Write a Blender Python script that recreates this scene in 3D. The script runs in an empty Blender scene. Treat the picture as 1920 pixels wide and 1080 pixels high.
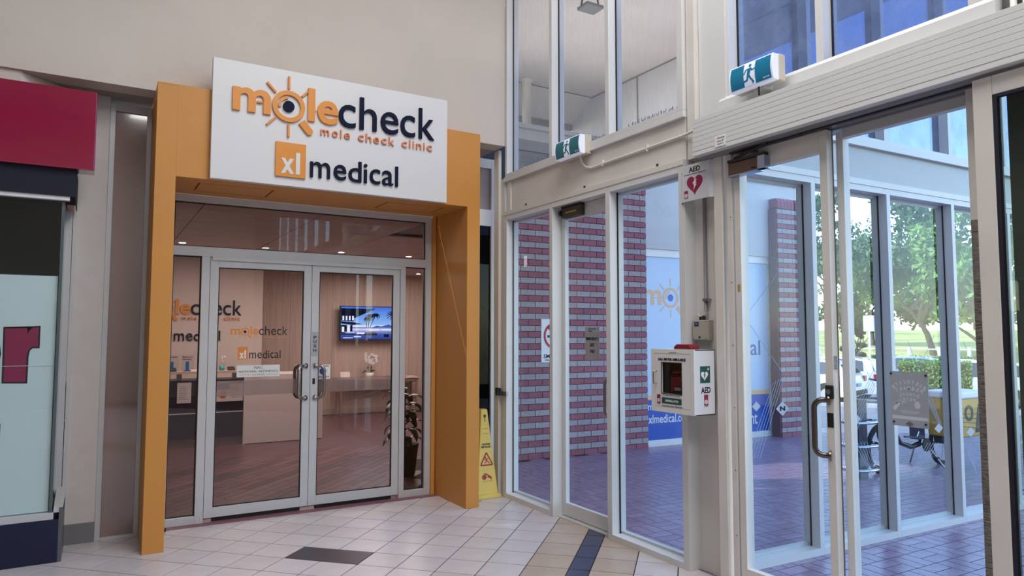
import bpy, bmesh, math, random
import numpy as np
from mathutils import Vector, Matrix
R = random.Random(7)
scn = bpy.context.scene
COL = scn.collection
PI = math.pi
# ------------------------------------------------------------------ camera
H = 1.7; FPX = 1308.6; PITCH = .06532; YAW = 1.0339; ROLL = .000865
cd = bpy.data.cameras.new('camera'); cam = bpy.data.objects.new('camera', cd); COL.objects.link(cam)
cd.sensor_width = 36; cd.lens = FPX / 1920 * 36; cd.clip_start = .05; cd.clip_end = 600
_f = Vector((math.cos(YAW) * math.cos(PITCH), math.sin(YAW) * math.cos(PITCH), math.sin(PITCH)))
_r = Vector((math.sin(YAW), -math.cos(YAW), 0)); _u = _r.cross(_f)
_r2 = math.cos(ROLL) * _r + math.sin(ROLL) * _u; _u2 = -math.sin(ROLL) * _r + math.cos(ROLL) * _u
mw = Matrix((_r2, _u2, -_f)).transposed().to_4x4(); mw.translation = (0, 0, H)
cam.matrix_world = mw; scn.camera = cam
# ------------------------------------------------------------------ view, world, sun, large lights
scn.view_settings.view_transform = 'Standard'; scn.view_settings.look = 'None'
scn.view_settings.gamma = 1; scn.view_settings.use_curve_mapping = False
scn.view_settings.exposure = 0.1
w = bpy.data.worlds.new('sky'); scn.world = w; w.use_nodes = True
nt = w.node_tree; bg = nt.nodes['Background']
sk = nt.nodes.new('ShaderNodeTexSky'); sk.sky_type = 'NISHITA'; sk.sun_disc = False
sk.sun_elevation = math.radians(42); sk.sun_rotation = math.radians(298); sk.air_density = 1.0; sk.dust_density = .6; sk.ozone_density = 1.6
nt.links.new(sk.outputs[0], bg.inputs[0]); bg.inputs[1].default_value = .62
sd = bpy.data.lights.new('sun', 'SUN'); sd.energy = 3.2; sd.angle = math.radians(.6); sd.color = (1, .94, .84)
so = bpy.data.objects.new('sun', sd); COL.objects.link(so)
so.rotation_euler = Vector((-.64, .34, .69)).to_track_quat('Z', 'Y').to_euler(); so.location = (-12, 12, 20)
def area(name, loc, sx, sy, power, color, rot=(0, 0, 0)):
    l = bpy.data.lights.new(name, 'AREA'); l.shape = 'RECTANGLE'; l.size = sx; l.size_y = sy; l.energy = power; l.color = color
    o = bpy.data.objects.new(name, l); COL.objects.link(o); o.location = loc; o.rotation_euler = rot
    return o
area('ceiling_light', (2.2, 2.3, 6.6), 2.4, 3.0, 185, (1, .97, .94))
area('ceiling_light', (-3.0, 0.0, 6.6), 3.0, 3.0, 75, (1, .97, .94))
area('ceiling_light', (2.0, -2.8, 6.6), 3.0, 3.0, 250, (1, .975, .95))
area('ceiling_light', (2.0, 10.5, 2.95), 2.5, 2.0, 95, (1, .92, .88))
area('ceiling_light', (5.2, 12.4, 2.95), 2.0, 2.5, 105, (1, .92, .88))
area('canopy_added_fill', (5.4, 6.3, 4.45), 2.9, 5.2, 55, (1, .94, .87), (PI, 0, 0))  # added fill aimed upward to brighten the canopy boards, not an existing lamp

# ------------------------------------------------------------------ pixel -> plane helpers (1920x1080)
def ray(px, py):
    d = _r2 * ((px - 960) / FPX) + _u2 * ((540 - py) / FPX) + _f
    return d
def onx(px, py, X): d = ray(px, py); t = X / d.x; return Vector((X, d.y * t, H + d.z * t))
def ony(px, py, Y): d = ray(px, py); t = Y / d.y; return Vector((d.x * t, Y, H + d.z * t))
# ------------------------------------------------------------------ materials
MATS = {}
def lin(h):
    h = h.lstrip('#'); c = [int(h[i:i + 2], 16) / 255 for i in (0, 2, 4)]
    return tuple(x / 12.92 if x <= .04045 else ((x + .055) / 1.055) ** 2.4 for x in c)
def mat(name, col, rough=.5, metal=0, var=0, scale=8, bump=0, bscale=60, emit=0, objvar=0, stretch=None, spec=.5, coat=0, col2=None):
    if name in MATS: return MATS[name]
    m = bpy.data.materials.new(name); m.use_nodes = True; MATS[name] = m
    t = m.node_tree; b = t.nodes['Principled BSDF']; c = lin(col) if isinstance(col, str) else col
    b.inputs['Base Color'].default_value = (*c, 1); b.inputs['Roughness'].default_value = rough; b.inputs['Metallic'].default_value = metal
    b.inputs['Specular IOR Level'].default_value = spec; b.inputs['Coat Weight'].default_value = coat
    if emit: b.inputs['Emission Color'].default_value = (*c, 1); b.inputs['Emission Strength'].default_value = emit
    if var or bump or objvar or col2:
        tc = t.nodes.new('ShaderNodeTexCoord'); mp = t.nodes.new('ShaderNodeMapping'); t.links.new(tc.outputs['Object'], mp.inputs[0])
        if stretch: mp.inputs['Scale'].default_value = stretch
    cur = None
    if var or col2:
        n = t.nodes.new('ShaderNodeTexNoise'); n.inputs['Scale'].default_value = scale; n.inputs['Detail'].default_value = 4
        t.links.new(mp.outputs[0], n.inputs[0])
        r = t.nodes.new('ShaderNodeValToRGB'); t.links.new(n.outputs[0], r.inputs[0])
        r.color_ramp.elements[0].position = .3; r.color_ramp.elements[1].position = .7
        lo = tuple(x * (1 - var) for x in c); hi = tuple(min(1, x * (1 + var)) for x in c)
        if col2: hi = lin(col2)
        r.color_ramp.elements[0].color = (*lo, 1); r.color_ramp.elements[1].color = (*hi, 1); cur = r.outputs[0]
    if objvar:
        oi = t.nodes.new('ShaderNodeObjectInfo'); mr = t.nodes.new('ShaderNodeMapRange'); t.links.new(oi.outputs['Random'], mr.inputs[0])
        mr.inputs[3].default_value = 1 - objvar; mr.inputs[4].default_value = 1 + objvar
        hs = t.nodes.new('ShaderNodeHueSaturation'); t.links.new(mr.outputs[0], hs.inputs['Value'])
        if cur: t.links.new(cur, hs.inputs['Color'])
        else: hs.inputs['Color'].default_value = (*c, 1)
        cur = hs.outputs[0]
    if cur: t.links.new(cur, b.inputs['Base Color'])
    if bump:
        n2 = t.nodes.new('ShaderNodeTexNoise'); n2.inputs['Scale'].default_value = bscale; n2.inputs['Detail'].default_value = 3
        t.links.new(mp.outputs[0], n2.inputs[0])
        bp = t.nodes.new('ShaderNodeBump'); bp.inputs['Strength'].default_value = bump; bp.inputs['Distance'].default_value = .01
        t.links.new(n2.outputs[0], bp.inputs['Height']); t.links.new(bp.outputs[0], b.inputs['Normal'])
    return m
def glass(name, tint=(1, 1, 1), ior=1.5, rough=0, dirt=0, gloss=1.0, dcol=(.6, .65, .7), dscale=3, stretch=(1, 1, 1)):
    if name in MATS: return MATS[name]
    m = bpy.data.materials.new(name); m.use_nodes = True; MATS[name] = m
    t = m.node_tree; t.nodes.clear(); N = t.nodes.new; L = t.links.new
    out = N('ShaderNodeOutputMaterial'); tr = N('ShaderNodeBsdfTransparent'); tr.inputs[0].default_value = (*tint, 1)
    gl = N('ShaderNodeBsdfGlossy'); gl.inputs['Roughness'].default_value = rough; gl.inputs[0].default_value = (gloss, gloss, gloss, 1)
    fr = N('ShaderNodeFresnel'); fr.inputs[0].default_value = ior
    ge = N('ShaderNodeNewGeometry'); inv = N('ShaderNodeMath'); inv.operation = 'SUBTRACT'; inv.inputs[0].default_value = 1; L(ge.outputs['Backfacing'], inv.inputs[1])
    mu = N('ShaderNodeMath'); mu.operation = 'MULTIPLY'; L(fr.outputs[0], mu.inputs[0]); L(inv.outputs[0], mu.inputs[1])
    mx = N('ShaderNodeMixShader'); L(mu.outputs[0], mx.inputs[0]); L(tr.outputs[0], mx.inputs[1]); L(gl.outputs[0], mx.inputs[2]); res = mx
    if dirt:
        tc = N('ShaderNodeTexCoord'); mp = N('ShaderNodeMapping'); mp.inputs['Scale'].default_value = stretch; L(tc.outputs['Object'], mp.inputs[0])
        no = N('ShaderNodeTexNoise'); no.inputs['Scale'].default_value = dscale; no.inputs['Detail'].default_value = 6; L(mp.outputs[0], no.inputs[0])
        mr = N('ShaderNodeMapRange'); mr.inputs[1].default_value = .3; mr.inputs[2].default_value = .75; mr.inputs[3].default_value = dirt * .4; mr.inputs[4].default_value = dirt; L(no.outputs[0], mr.inputs[0])
        mm = N('ShaderNodeMath'); mm.operation = 'MULTIPLY'; L(mr.outputs[0], mm.inputs[0]); L(inv.outputs[0], mm.inputs[1])
        df = N('ShaderNodeBsdfDiffuse'); df.inputs[0].default_value = (*dcol, 1); tl = N('ShaderNodeBsdfTranslucent'); tl.inputs[0].default_value = (*dcol, 1)
        m0 = N('ShaderNodeMixShader'); m0.inputs[0].default_value = .6; L(df.outputs[0], m0.inputs[1]); L(tl.outputs[0], m0.inputs[2])
        m2 = N('ShaderNodeMixShader'); L(mm.outputs[0], m2.inputs[0]); L(mx.outputs[0], m2.inputs[1]); L(m0.outputs[0], m2.inputs[2]); res = m2
    L(res.outputs[0], out.inputs[0]); return m
PAINT = mat('beige_frame_paint', '#D3D0CB', .38, var=.05, scale=3, bump=.03, bscale=25)
PAINT2 = mat('weathered_frame_paint', '#D2D4D5', .38, var=.025, scale=2)
WALLP = mat('beige_wall_render', '#CCC4BC', .75, var=.04, scale=1.2, bump=.12, bscale=18)
SOFF = mat('soffit_board', '#9A8F8A', .8, var=.03)
ORANGE = mat('orange_portal_paint', '#C88A40', .5, var=.03, scale=2, bump=.04, bscale=40)
ORANGE2 = mat('orange_letter_acrylic', '#DB8A26', .4)
CORAL = mat('coral_letter_acrylic', '#D88353', .45)
NAVY = mat('navy_letter_acrylic', '#0A1330', .6, spec=.15)
WHITE = mat('white_sign_face', '#D9DADC', .4)
WHITEP = mat('white_plastic', '#E4E4E6', .35)
ALU = mat('silver_anodised_aluminium', '#C2C4C8', .42, metal=.15, var=.03, scale=4)
CHROME = mat('brushed_steel', '#9A9698', .28, metal=1)
BLACK = mat('black_rubber', '#0B0B0E', .6)
DARK = mat('dark_metal', '#17181D', .4)
GROUT = mat('dark_grout', '#1C191A', .95)
TILE = mat('cream_floor_tile', '#C6C1C6', .30, var=.06, scale=5, objvar=.05, bump=.05, bscale=14, spec=.6)
TILET = mat('tan_floor_tile', '#AFA094', .34, var=.07, scale=5, objvar=.05, bump=.05, bscale=14, spec=.6)
TILED = mat('charcoal_floor_tile', '#12142A', .3, var=.15, scale=9, objvar=.04, spec=.3)
TILEB = mat('slate_blue_floor_tile', '#3B4560', .3, var=.25, scale=14, objvar=.08, spec=.6)
BRED = mat('red_brick', '#965C6B', .85, var=.10, scale=30, objvar=.10, bump=.3, bscale=90)
BGREY = mat('grey_brick', '#A39CA2', .85, var=.10, scale=30, objvar=.08, bump=.3, bscale=90)
MORTAR = mat('dark_mortar', '#5E5158', .95)
PAVER = mat('plum_clay_paver', '#94809C', .26, var=.12, scale=9, objvar=.12, bump=.10, bscale=40, spec=.6)
PAVJ = mat('paver_joint', '#2B2430', .95)
PANELW = mat('painted_concrete_panel', '#C9CACE', .7, var=.05, scale=1.5, bump=.08, bscale=30)
SHEET = mat('grey_roof_sheet', '#8A8C8F', .6, var=.06)
CANOPY = mat('cream_canopy_board', '#DDD5CA', .85, var=.04, scale=2)
GL = glass('clear_glass', (.95, .975, .985), 1.32)
GLB = glass('blue_tinted_glass', (.80, .90, .97), 1.55)
GLBR = glass('bronze_tinted_glass', (.84, .79, .78), 1.5, gloss=.95)
GLU = glass('dusty_upper_glass', (.86, .88, .92), 1.5, dirt=.16, dcol=(.70, .68, .66), dscale=9, stretch=(4, 4, .8))
GLUB = glass('water_marked_glass', (.56, .62, .76), 1.5, dirt=.42, dcol=(.44, .49, .60), dscale=7)
GLD = glass('smoky_dark_glass', (.16, .15, .16), 1.22)

# ------------------------------------------------------------------ building helpers
LOC = {}
def tag(o, label=None, cat=None, group=None, kind=None):
    if label: o['label'] = label
    if cat: o['category'] = cat
    if group: o['group'] = group
    if kind: o['kind'] = kind
    return o
def thing(name, label, cat, loc=(0, 0, 0), rz=0, group=None, kind=None):
    o = bpy.data.objects.new(name, None); COL.objects.link(o); o.location = loc; o.rotation_euler = (0, 0, rz); o.empty_display_size = .1
    LOC[o.name] = (Vector(loc), rz)
    return tag(o, label, cat, group, kind)
class MB:
    """collects geometry for one object"""
    def __init__(s): s.v = []; s.f = []
    def add(s, vs, fs):
        n = len(s.v); s.v += [tuple(v) for v in vs]; s.f += [tuple(i + n for i in f) for f in fs]; return s
    def box(s, x0, x1, y0, y1, z0, z1):
        if x0 > x1: x0, x1 = x1, x0
        if y0 > y1: y0, y1 = y1, y0
        if z0 > z1: z0, z1 = z1, z0
        return s.add([(x0, y0, z0), (x1, y0, z0), (x1, y1, z0), (x0, y1, z0), (x0, y0, z1), (x1, y0, z1), (x1, y1, z1), (x0, y1, z1)],
                     [(0, 3, 2, 1), (4, 5, 6, 7), (0, 1, 5, 4), (1, 2, 6, 5), (2, 3, 7, 6), (3, 0, 4, 7)])
    def prism(s, poly, axis, a, b):
        """poly of 2D points extruded along axis 'x','y','z' from a to b; 2D order (y,z),(x,z),(x,y)"""
        def P(p, t): return (t, p[0], p[1]) if axis == 'x' else ((p[0], t, p[1]) if axis == 'y' else (p[0], p[1], t))
        n = len(poly); ar = sum(poly[i][0] * poly[(i + 1) % n][1] - poly[(i + 1) % n][0] * poly[i][1] for i in range(n))
        if (ar > 0) == (axis == 'y'): poly = poly[::-1]
        if a > b: a, b = b, a
        vs = [P(p, a) for p in poly] + [P(p, b) for p in poly]
        return s.add(vs, [tuple(range(n))[::-1], tuple(range(n, 2 * n))] + [(i, (i + 1) % n, n + (i + 1) % n, n + i) for i in range(n)])
    def tube(s, pts, r, n=8, caps=True, closed=False):
        pts = [Vector(p) for p in pts]; rings = []; m = len(pts); up = None
        for i, p in enumerate(pts):
            rr = r[i] if isinstance(r, (list, tuple)) else r
            if closed: d = (pts[(i + 1) % m] - pts[i - 1]).normalized()
            else: d = (pts[min(i + 1, m - 1)] - pts[max(i - 1, 0)]).normalized()
            if up is None: up = Vector((0, 0, 1)) if abs(d.z) < .9 else Vector((1, 0, 0))
            a = d.cross(up)
            if a.length < 1e-4: a = d.orthogonal()
            a.normalize(); b = a.cross(d).normalized(); up = b
            rings.append([p + (a * math.cos(2 * PI * k / n) + b * math.sin(2 * PI * k / n)) * rr for k in range(n)])
        vs = [v for g in rings for v in g]; fs = []
        for i in range(m if closed else m - 1):
            j = (i + 1) % m
            for k in range(n): fs.append((i * n + k, i * n + (k + 1) % n, j * n + (k + 1) % n, j * n + k))
        if caps and not closed: fs += [tuple(range(n)), tuple(range((m - 1) * n, m * n))[::-1]]
        return s.add(vs, fs)
    def cyl(s, p0, p1, r, n=16): return s.tube([p0, p1], r, n)
    def lathe(s, cx, cy, prof, n=20):
        vs = [(cx + r * math.cos(2 * PI * k / n), cy + r * math.sin(2 * PI * k / n), z) for r, z in prof for k in range(n)]; fs = []
        for i in range(len(prof) - 1):
            for k in range(n): fs.append((i * n + k, i * n + (k + 1) % n, (i + 1) * n + (k + 1) % n, (i + 1) * n + k))
        fs += [tuple(range(n))[::-1], tuple(range((len(prof) - 1) * n, len(prof) * n))]
        return s.add(vs, fs)
    def plate(s, fr, poly, d0, d1):
        """polygon in a frame's (right,up) coordinates, thickness d0..d1 along its normal"""
        n = len(poly); ar = sum(poly[i][0] * poly[(i + 1) % n][1] - poly[(i + 1) % n][0] * poly[i][1] for i in range(n))
        if ar < 0: poly = poly[::-1]
        vs = [fr(p[0], p[1], d0) for p in poly] + [fr(p[0], p[1], d1) for p in poly]
        return s.add(vs, [tuple(range(n))[::-1], tuple(range(n, 2 * n))] + [(i, (i + 1) % n, n + (i + 1) % n, n + i) for i in range(n)])
    def rect(s, fr, a0, a1, b0, b1, d0, d1): return s.plate(fr, [(a0, b0), (a1, b0), (a1, b1), (a0, b1)], d0, d1)
    def disc(s, fr, cx, cy, r, d0, d1, n=24, ry=None): return s.plate(fr, [(cx + r * math.cos(2 * PI * k / n), cy + (ry or r) * math.sin(2 * PI * k / n)) for k in range(n)], d0, d1)
    def ring(s, fr, cx, cy, r0, r1, d0, d1, a0=0, a1=360, n=32):
        full = abs(a1 - a0) >= 360; m = n if full else n + 1; vs = []
        for k in range(m):
            a = math.radians(a0 + (a1 - a0) * k / n); c, q = math.cos(a), math.sin(a)
            vs += [fr(cx + r0 * c, cy + r0 * q, d0), fr(cx + r1 * c, cy + r1 * q, d0), fr(cx + r0 * c, cy + r0 * q, d1), fr(cx + r1 * c, cy + r1 * q, d1)]
        fs = []
        for k in range(n):
            a, b = 4 * k, 4 * ((k + 1) % m)
            fs += [(a + 2, a + 3, b + 3, b + 2), (a + 1, b + 1, b + 3, a + 3), (a, a + 2, b + 2, b), (a, b, b + 1, a + 1)]
        if not full: e = 4 * n; fs += [(0, 1, 3, 2), (e, e + 2, e + 3, e + 1)]
        return s.add(vs, fs)
    def seg(s, fr, x0, y0, x1, y1, wd, d0, d1):
        dx, dy = x1 - x0, y1 - y0; l = math.hypot(dx, dy); nx, ny = -dy / l * wd / 2, dx / l * wd / 2
        return s.plate(fr, [(x0 - nx, y0 - ny), (x1 - nx, y1 - ny), (x1 + nx, y1 + ny), (x0 + nx, y0 + ny)], d0, d1)
    def build(s, name, m, parent=None, smooth=False, bevel=0, top=None):
        me = bpy.data.meshes.new(name); vs = s.v; root = parent; off = Vector((0, 0, 0))
        if parent is not None:
            while root.parent is not None: root = root.parent
            l, rz = LOC.get(root.name, (Vector((0, 0, 0)), 0))
            if rz == 0: off = l
        if off.length: vs = [(v[0] - off.x, v[1] - off.y, v[2] - off.z) for v in vs]
        me.from_pydata(vs, [], s.f); me.materials.append(m)
        if smooth: me.polygons.foreach_set('use_smooth', [True] * len(me.polygons))
        me.update()
        o = bpy.data.objects.new(name, me); COL.objects.link(o)
        if parent is not None: o.parent = parent
        if bevel:
            b = o.modifiers.new('bevel', 'BEVEL'); b.width = bevel; b.segments = 2; b.limit_method = 'ANGLE'
        if top: tag(o, *top)
        return o
def frame(o, r, u):
    o = Vector(o); r = Vector(r).normalized(); u = Vector(u).normalized(); n = r.cross(u)
    return lambda a, b, d=0: o + r * a + u * b + n * d
_tc = {}
def textmesh(s, bold, res=3, space=1.0):
    k = (s, bold, res, space)
    if k in _tc: return _tc[k]
    c = bpy.data.curves.new('t', 'FONT'); c.body = s; c.offset = bold; c.extrude = .5; c.resolution_u = res; c.space_character = space; c.size = 1
    o = bpy.data.objects.new('t', c); COL.objects.link(o); bpy.context.view_layer.update()
    me = bpy.data.meshes.new_from_object(o.evaluated_get(bpy.context.evaluated_depsgraph_get()))
    v = np.array([q.co[:] for q in me.vertices]); f = [tuple(p.vertices) for p in me.polygons]
    bpy.data.objects.remove(o); bpy.data.curves.remove(c); bpy.data.meshes.remove(me)
    _tc[k] = (v, f); return v, f
def text(mb, s, fr, x0, x1, z0, z1, d0=0, d1=.002, bold=0, res=2, space=1.0, mirror=False, keep=False):
    """fit the string's bounding box to x0..x1, z0..z1 of frame fr"""
    v, f = textmesh(s, bold, res, space); mn = v.min(0); mx = v.max(0); sz = mx - mn; out = []
    for p in v:
        a = (p[0] - mn[0]) / sz[0]; b = (p[1] - mn[1]) / sz[1]
        if mirror: a = 1 - a
        out.append(fr(x0 + a * (x1 - x0), z0 + b * (z1 - z0), d0 if p[2] < 0 else d1))
    mb.add(out, [t[::-1] for t in f] if mirror else f); return mb
def struct(name, label=None, cat=None, **k): return thing(name, label, cat, kind='structure', **k)
def clip(poly, a, b, c):
    """keep a*x+b*y<=c"""
    out = []
    for i in range(len(poly)):
        p, q = poly[i], poly[(i + 1) % len(poly)]; dp = a * p[0] + b * p[1] - c; dq = a * q[0] + b * q[1] - c
        if dp <= 0: out.append(p)
        if (dp < 0 < dq) or (dq < 0 < dp): t = dp / (dp - dq); out.append((p[0] + t * (q[0] - p[0]), p[1] + t * (q[1] - p[1])))
    return out
def inframe(x, y, z=0, m=40):
    d = Vector((x, y, z - H)); c = d.dot(_f)
    if c <= .3: return False
    px = 960 + FPX * d.dot(_r2) / c; py = 540 - FPX * d.dot(_u2) / c
    return -m < px < 1920 + m and -m < py < 1080 + m
def place(name, mesh, parent, loc, rz=0):
    o = bpy.data.objects.new(name, mesh); COL.objects.link(o); o.parent = parent; o.location = loc; o.rotation_euler = (0, 0, rz); return o
def meshonly(mb, name, m):
    me = bpy.data.meshes.new(name); me.from_pydata(mb.v, [], mb.f); me.materials.append(m); me.update(); return me
#==SHELL==
# ================================================================== SETTING
# ---- mall floor: cream tiles laid at 45 degrees
fl = struct('floor', 'cream tiled mall floor laid diagonally with dark grout lines', 'floor')
MB().box(-9, 3.86, -7, 7.0, -.12, -.004).build('grout_bed', GROUT, fl)
S2 = math.sqrt(.5); TO = (1.494, 5.748); PU, PV = .3033, .2945
def uv(u, v): return (TO[0] + (u + v) * S2, TO[1] + (-u + v) * S2)
cols = [(i * PU, (i + 1) * PU, 'c') for i in range(-28, 6)] + [(1.82, 2.135, 't'), (2.135, 2.29, 'b'), (2.29, 2.60, 't')] + [(2.60 + i * PU, 2.60 + (i + 1) * PU, 'c') for i in range(0, 14)]
far = {'c': MB(), 't': MB()}; tcache = {}; g = .0040
def tilemesh(mb_poly, m, nm='tile'):
    return MB().prism(mb_poly, 'z', -.010, 0)
for u0, u1c, kind in cols:
    for j in range(-40, 26):
        u1 = u1c
        v0, v1 = j * PV, (j + 1) * PV; k = kind; ui = round(u0 / PU)
        if kind == 'c' and u0 > -.01 and u0 < .35 and j == -1: k = 'd'
        m = {'c': TILE, 't': TILET, 'b': TILEB, 'd': TILED}[k]
        if k == 'd':
            if u0 > .1: continue
            u1 = 2 * PU
        poly = [uv(u0 + g, v0 + g), uv(u1 - g, v0 + g), uv(u1 - g, v1 - g), uv(u0 + g, v1 - g)]
        full = list(poly)
        poly = clip(clip(poly, 1, 0, 3.80), 0, 1, 6.93)
        poly = clip(clip(poly, -1, 0, 8.9), 0, -1, 6.9)
        if len(poly) < 3: continue
        cx = sum(p[0] for p in poly) / len(poly); cy = sum(p[1] for p in poly) / len(poly)
        hidden = (cx < -.25 and cy > 6.35)
        if inframe(cx, cy) and cy > 2 and not hidden:
            if len(poly) == 4 and max(abs(poly[i][0] - full[i][0]) + abs(poly[i][1] - full[i][1]) for i in range(4)) < 1e-6:
                key = (k, round(u1 - u0, 4))
                c0 = uv((u0 + u1) / 2, (v0 + v1) / 2)
                if key not in tcache: tcache[key] = meshonly(MB().prism([(p[0] - c0[0], p[1] - c0[1]) for p in poly], 'z', -.010, 0), 'tile', m)
                place('tile', tcache[key], fl, (c0[0], c0[1], 0))
            else: MB().prism(poly, 'z', -.010, 0).build('tile', m, fl)
        else: far['t' if k in 'tb' else 'c'].prism(poly, 'z', -.010, 0)
for k, mbb in far.items():
    if mbb.v: tag(mbb.build('tile_field', TILE if k == 'c' else TILET, fl), kind='stuff')

# ---- mall shell
wl = struct('wall_far', 'smooth beige upper wall above the clinic portal', 'wall')
MB().box(-9, 3.712, 6.39, 6.60, 3.71, 6.9).build('upper_wall', WALLP, wl)
MB().prism([(-.56, 6.395), (3.712, 6.395), (3.712, 7.05), (-1.2, 7.05)], 'z', 3.712, 3.76).build('soffit', SOFF, wl)
MB().prism([(-9, 6.42), (-.56, 6.42), (-.05, 6.93), (-.05, 7.05), (-9, 7.05)], 'z', 2.9, 3.711).build('side_bulkhead', WALLP, wl)
ww = struct('wall_back', 'beige mall wall behind the viewpoint with high windows', 'wall')
m = MB().box(-9, 3.9, -7.2, -7, 0, 4.2).box(-9, 3.9, -7.2, -7, 5.9, 6.9)
m.box(-9, 3.9, -7.2, -7, 4.2, 5.9)
m.build('wall_panel', WALLP, ww)
wz = struct('wall_near_left', 'beige mall wall at the far left side', 'wall')
MB().box(-9.2, -9, -7.2, 7, 0, 6.9).build('wall_panel', mat('taupe_wall', '#6F6862', .8), wz)
ce = struct('ceiling', 'pale mall ceiling high overhead', 'ceiling')
MB().box(-9.2, 3.95, -7.2, 8.3, 6.9, 7.05).build('ceiling_board', mat('ceiling_white', '#D8D4CE', .8), ce)
# wall on the near right, behind the open sliding leaf
wr = struct('wall_right', 'plain grey wall behind the near sliding door leaf', 'wall')
MB().box(3.84, 4.0, -7.2, 1.66, 0, 3.5).box(3.84, 4.0, .5, 1.66, 3.5, 6.9).box(3.84, 4.0, -7.2, .5, 6.0, 6.9).box(3.84, 4.0, -7.2, -4.6, 3.5, 6.0).build('wall_panel', mat('grey_wall_paint', '#646662', .7, var=.04), wr)
for y in (-.3, -1.15, -2.0, -2.85, -3.7): MB().box(3.84, 3.98, y, y + .05, 3.5, 6.0).build('mullion', PAINT, wr)
MB().box(3.90, 3.906, -4.6, .5, 3.5, 6.0).build('glass_pane', GL, wr)

# ---- curtain walls -------------------------------------------------
def curtain(root, fr, L0, L1, muls, z0, z1, sill, head, gl, pm=PAINT, gz0=None, mw=.05, dep=.148, gd=.088, skip=()):
    """fr: (right, up, out); out=+ towards the viewer; muls are right-edge positions along right axis"""
    for a in muls: MB().rect(fr, a, a + mw, z0, z1, -dep, 0).build('mullion', pm, root, bevel=.002)
    ed = sorted(muls)
    for i in range(len(ed) - 1):
        a, b = ed[i] + mw, ed[i + 1]
        if i in skip: continue
        MB().rect(fr, a, b, z0, z0 + sill, -dep, .0).rect(fr, a, b, z0 + sill, z0 + sill + .018, -dep, -gd - .012).build('sill_rail', pm, root)
        MB().rect(fr, a, b, z1 - head, z1, -dep, .0).build('head_rail', pm, root)
        MB().rect(fr, a, b, z0 + sill + .001, z1 - head - .001, -gd - .003, -gd + .003).build('glass_pane', gl, root)
        MB().rect(fr, a, a + .006, z0 + sill, z1 - head, -gd + .003, -gd + .012).rect(fr, b - .006, b, z0 + sill, z1 - head, -gd + .003, -gd + .012).build('gasket', BLACK, root)
# B wall: plane x=3.714, right axis = -y
FB = frame((3.714, 0, 0), (0, -1, 0), (0, 0, 1))
yB = [6.354, 5.49, 4.62, 3.756]      # right-hand (nearer) ... front edges
win1 = struct('window_1', 'narrow fixed glass sidelight left of the emergency exit door', 'window', loc=(3.79, 6.0, 0))
def mul(root, y, z0, z1, wd=.05, x0=3.714, x1=3.862): MB().box(x0, x1, y, y + wd, z0, z1).build('mullion', PAINT2, root, bevel=.002)
def lite(root, y0, y1, z0, z1, sill=.048, head=.05, gl=GL, x0=3.714, x1=3.862, gx=3.802):
    MB().box(x0, x1, y0, y1, z0, z0 + sill).box(gx + .012, x1, y0, y1, z0 + sill, z0 + sill + .016).build('sill_rail', PAINT2, root)
    MB().box(x0, x1, y0, y1, z1 - head, z1).box(gx + .012, x1, y0, y1, z1 - head - .02, z1 - head).build('head_rail', PAINT2, root)
    MB().box(gx - .003, gx + .003, y0 + .001, y1 - .001, z0 + sill + .001, z1 - head - .001).build('glass_pane', gl, root)
    MB().box(gx - .012, gx - .004, y0, y0 + .012, z0 + sill, z1 - head).box(gx - .012, gx - .004, y1 - .012, y1, z0 + sill, z1 - head).build('gasket', BLACK, root)
mul(win1, 6.354, 0, 2.955, .07); mul(win1, 5.49, 0, 2.955)
lite(win1, 5.54, 6.354, 0, 2.955)
win2 = struct('window_2', 'tall fixed glass pane between the exit door and the defibrillator column', 'window', loc=(3.79, 4.2, 0))
mul(win2, 4.62, 0, 2.955, .06); mul(win2, 3.745, 0, 2.955, .06)
lite(win2, 3.805, 4.62, 0, 2.955)
# emergency door
dr = struct('door_1', 'glazed emergency exit door with a D-shaped pull handle', 'door', loc=(3.84, 5.08, 0))
MB().box(3.82, 3.862, 5.43, 5.485, .012, 2.90).box(3.82, 3.862, 4.685, 4.74, .012, 2.90).box(3.82, 3.862, 4.74, 5.43, .012, .13).box(3.82, 3.862, 4.74, 5.43, 2.78, 2.90).build('door_frame', PAINT2, dr, bevel=.002)
MB().box(3.838, 3.844, 4.738, 5.432, .128, 2.782).build('glass_pane', GL, dr)
MB().box(3.714, 3.862, 4.68, 5.49, 2.905, 2.955).build('head_rail', PAINT2, dr)
MB().box(3.76, 3.862, 4.68, 5.49, -.003, .006).build('threshold', ALU, dr)
def dhandle(name, root, p0, p1, out, side, r=.014, m=CHROME):
    """D pull: from p0 (top fixing) to p1 (bottom fixing); out vector, side vector"""
    out = Vector(out); side = Vector(side); p0 = Vector(p0); p1 = Vector(p1); R_ = .05; pts = [p0, p0 + out * .5 + side * .25]
    q = out + side
    pts = [p0]; n = 6
    a = p0 + q; b = p1 + q; dn = (p1 - p0).normalized(); qn = q.normalized(); L = q.length
    for k in range(n + 1):
        t = k / n * PI / 2; pts.append(p0 + qn * (L - R_ + R_ * math.sin(t)) + dn * (R_ - R_ * math.cos(t)))
    for k in range(n + 1):
        t = k / n * PI / 2; pts.append(p1 - dn * (R_ - R_ * math.sin(t)) + qn * (L - R_ + R_ * math.cos(t)))
    pts.append(p1)
    o = MB().tube(pts, r, 10).build(name, m, root, smooth=True)
    MB().cyl(p0, p0 + qn * .01, r * 1.7, 14).cyl(p1, p1 + qn * .01, r * 1.7, 14).build('handle_rose', m, o)
    return o
dhandle('door_handle', dr, (3.82, 4.72, 1.315), (3.82, 4.72, .99), (-.04, 0, 0), (0, .07, 0))
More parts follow.
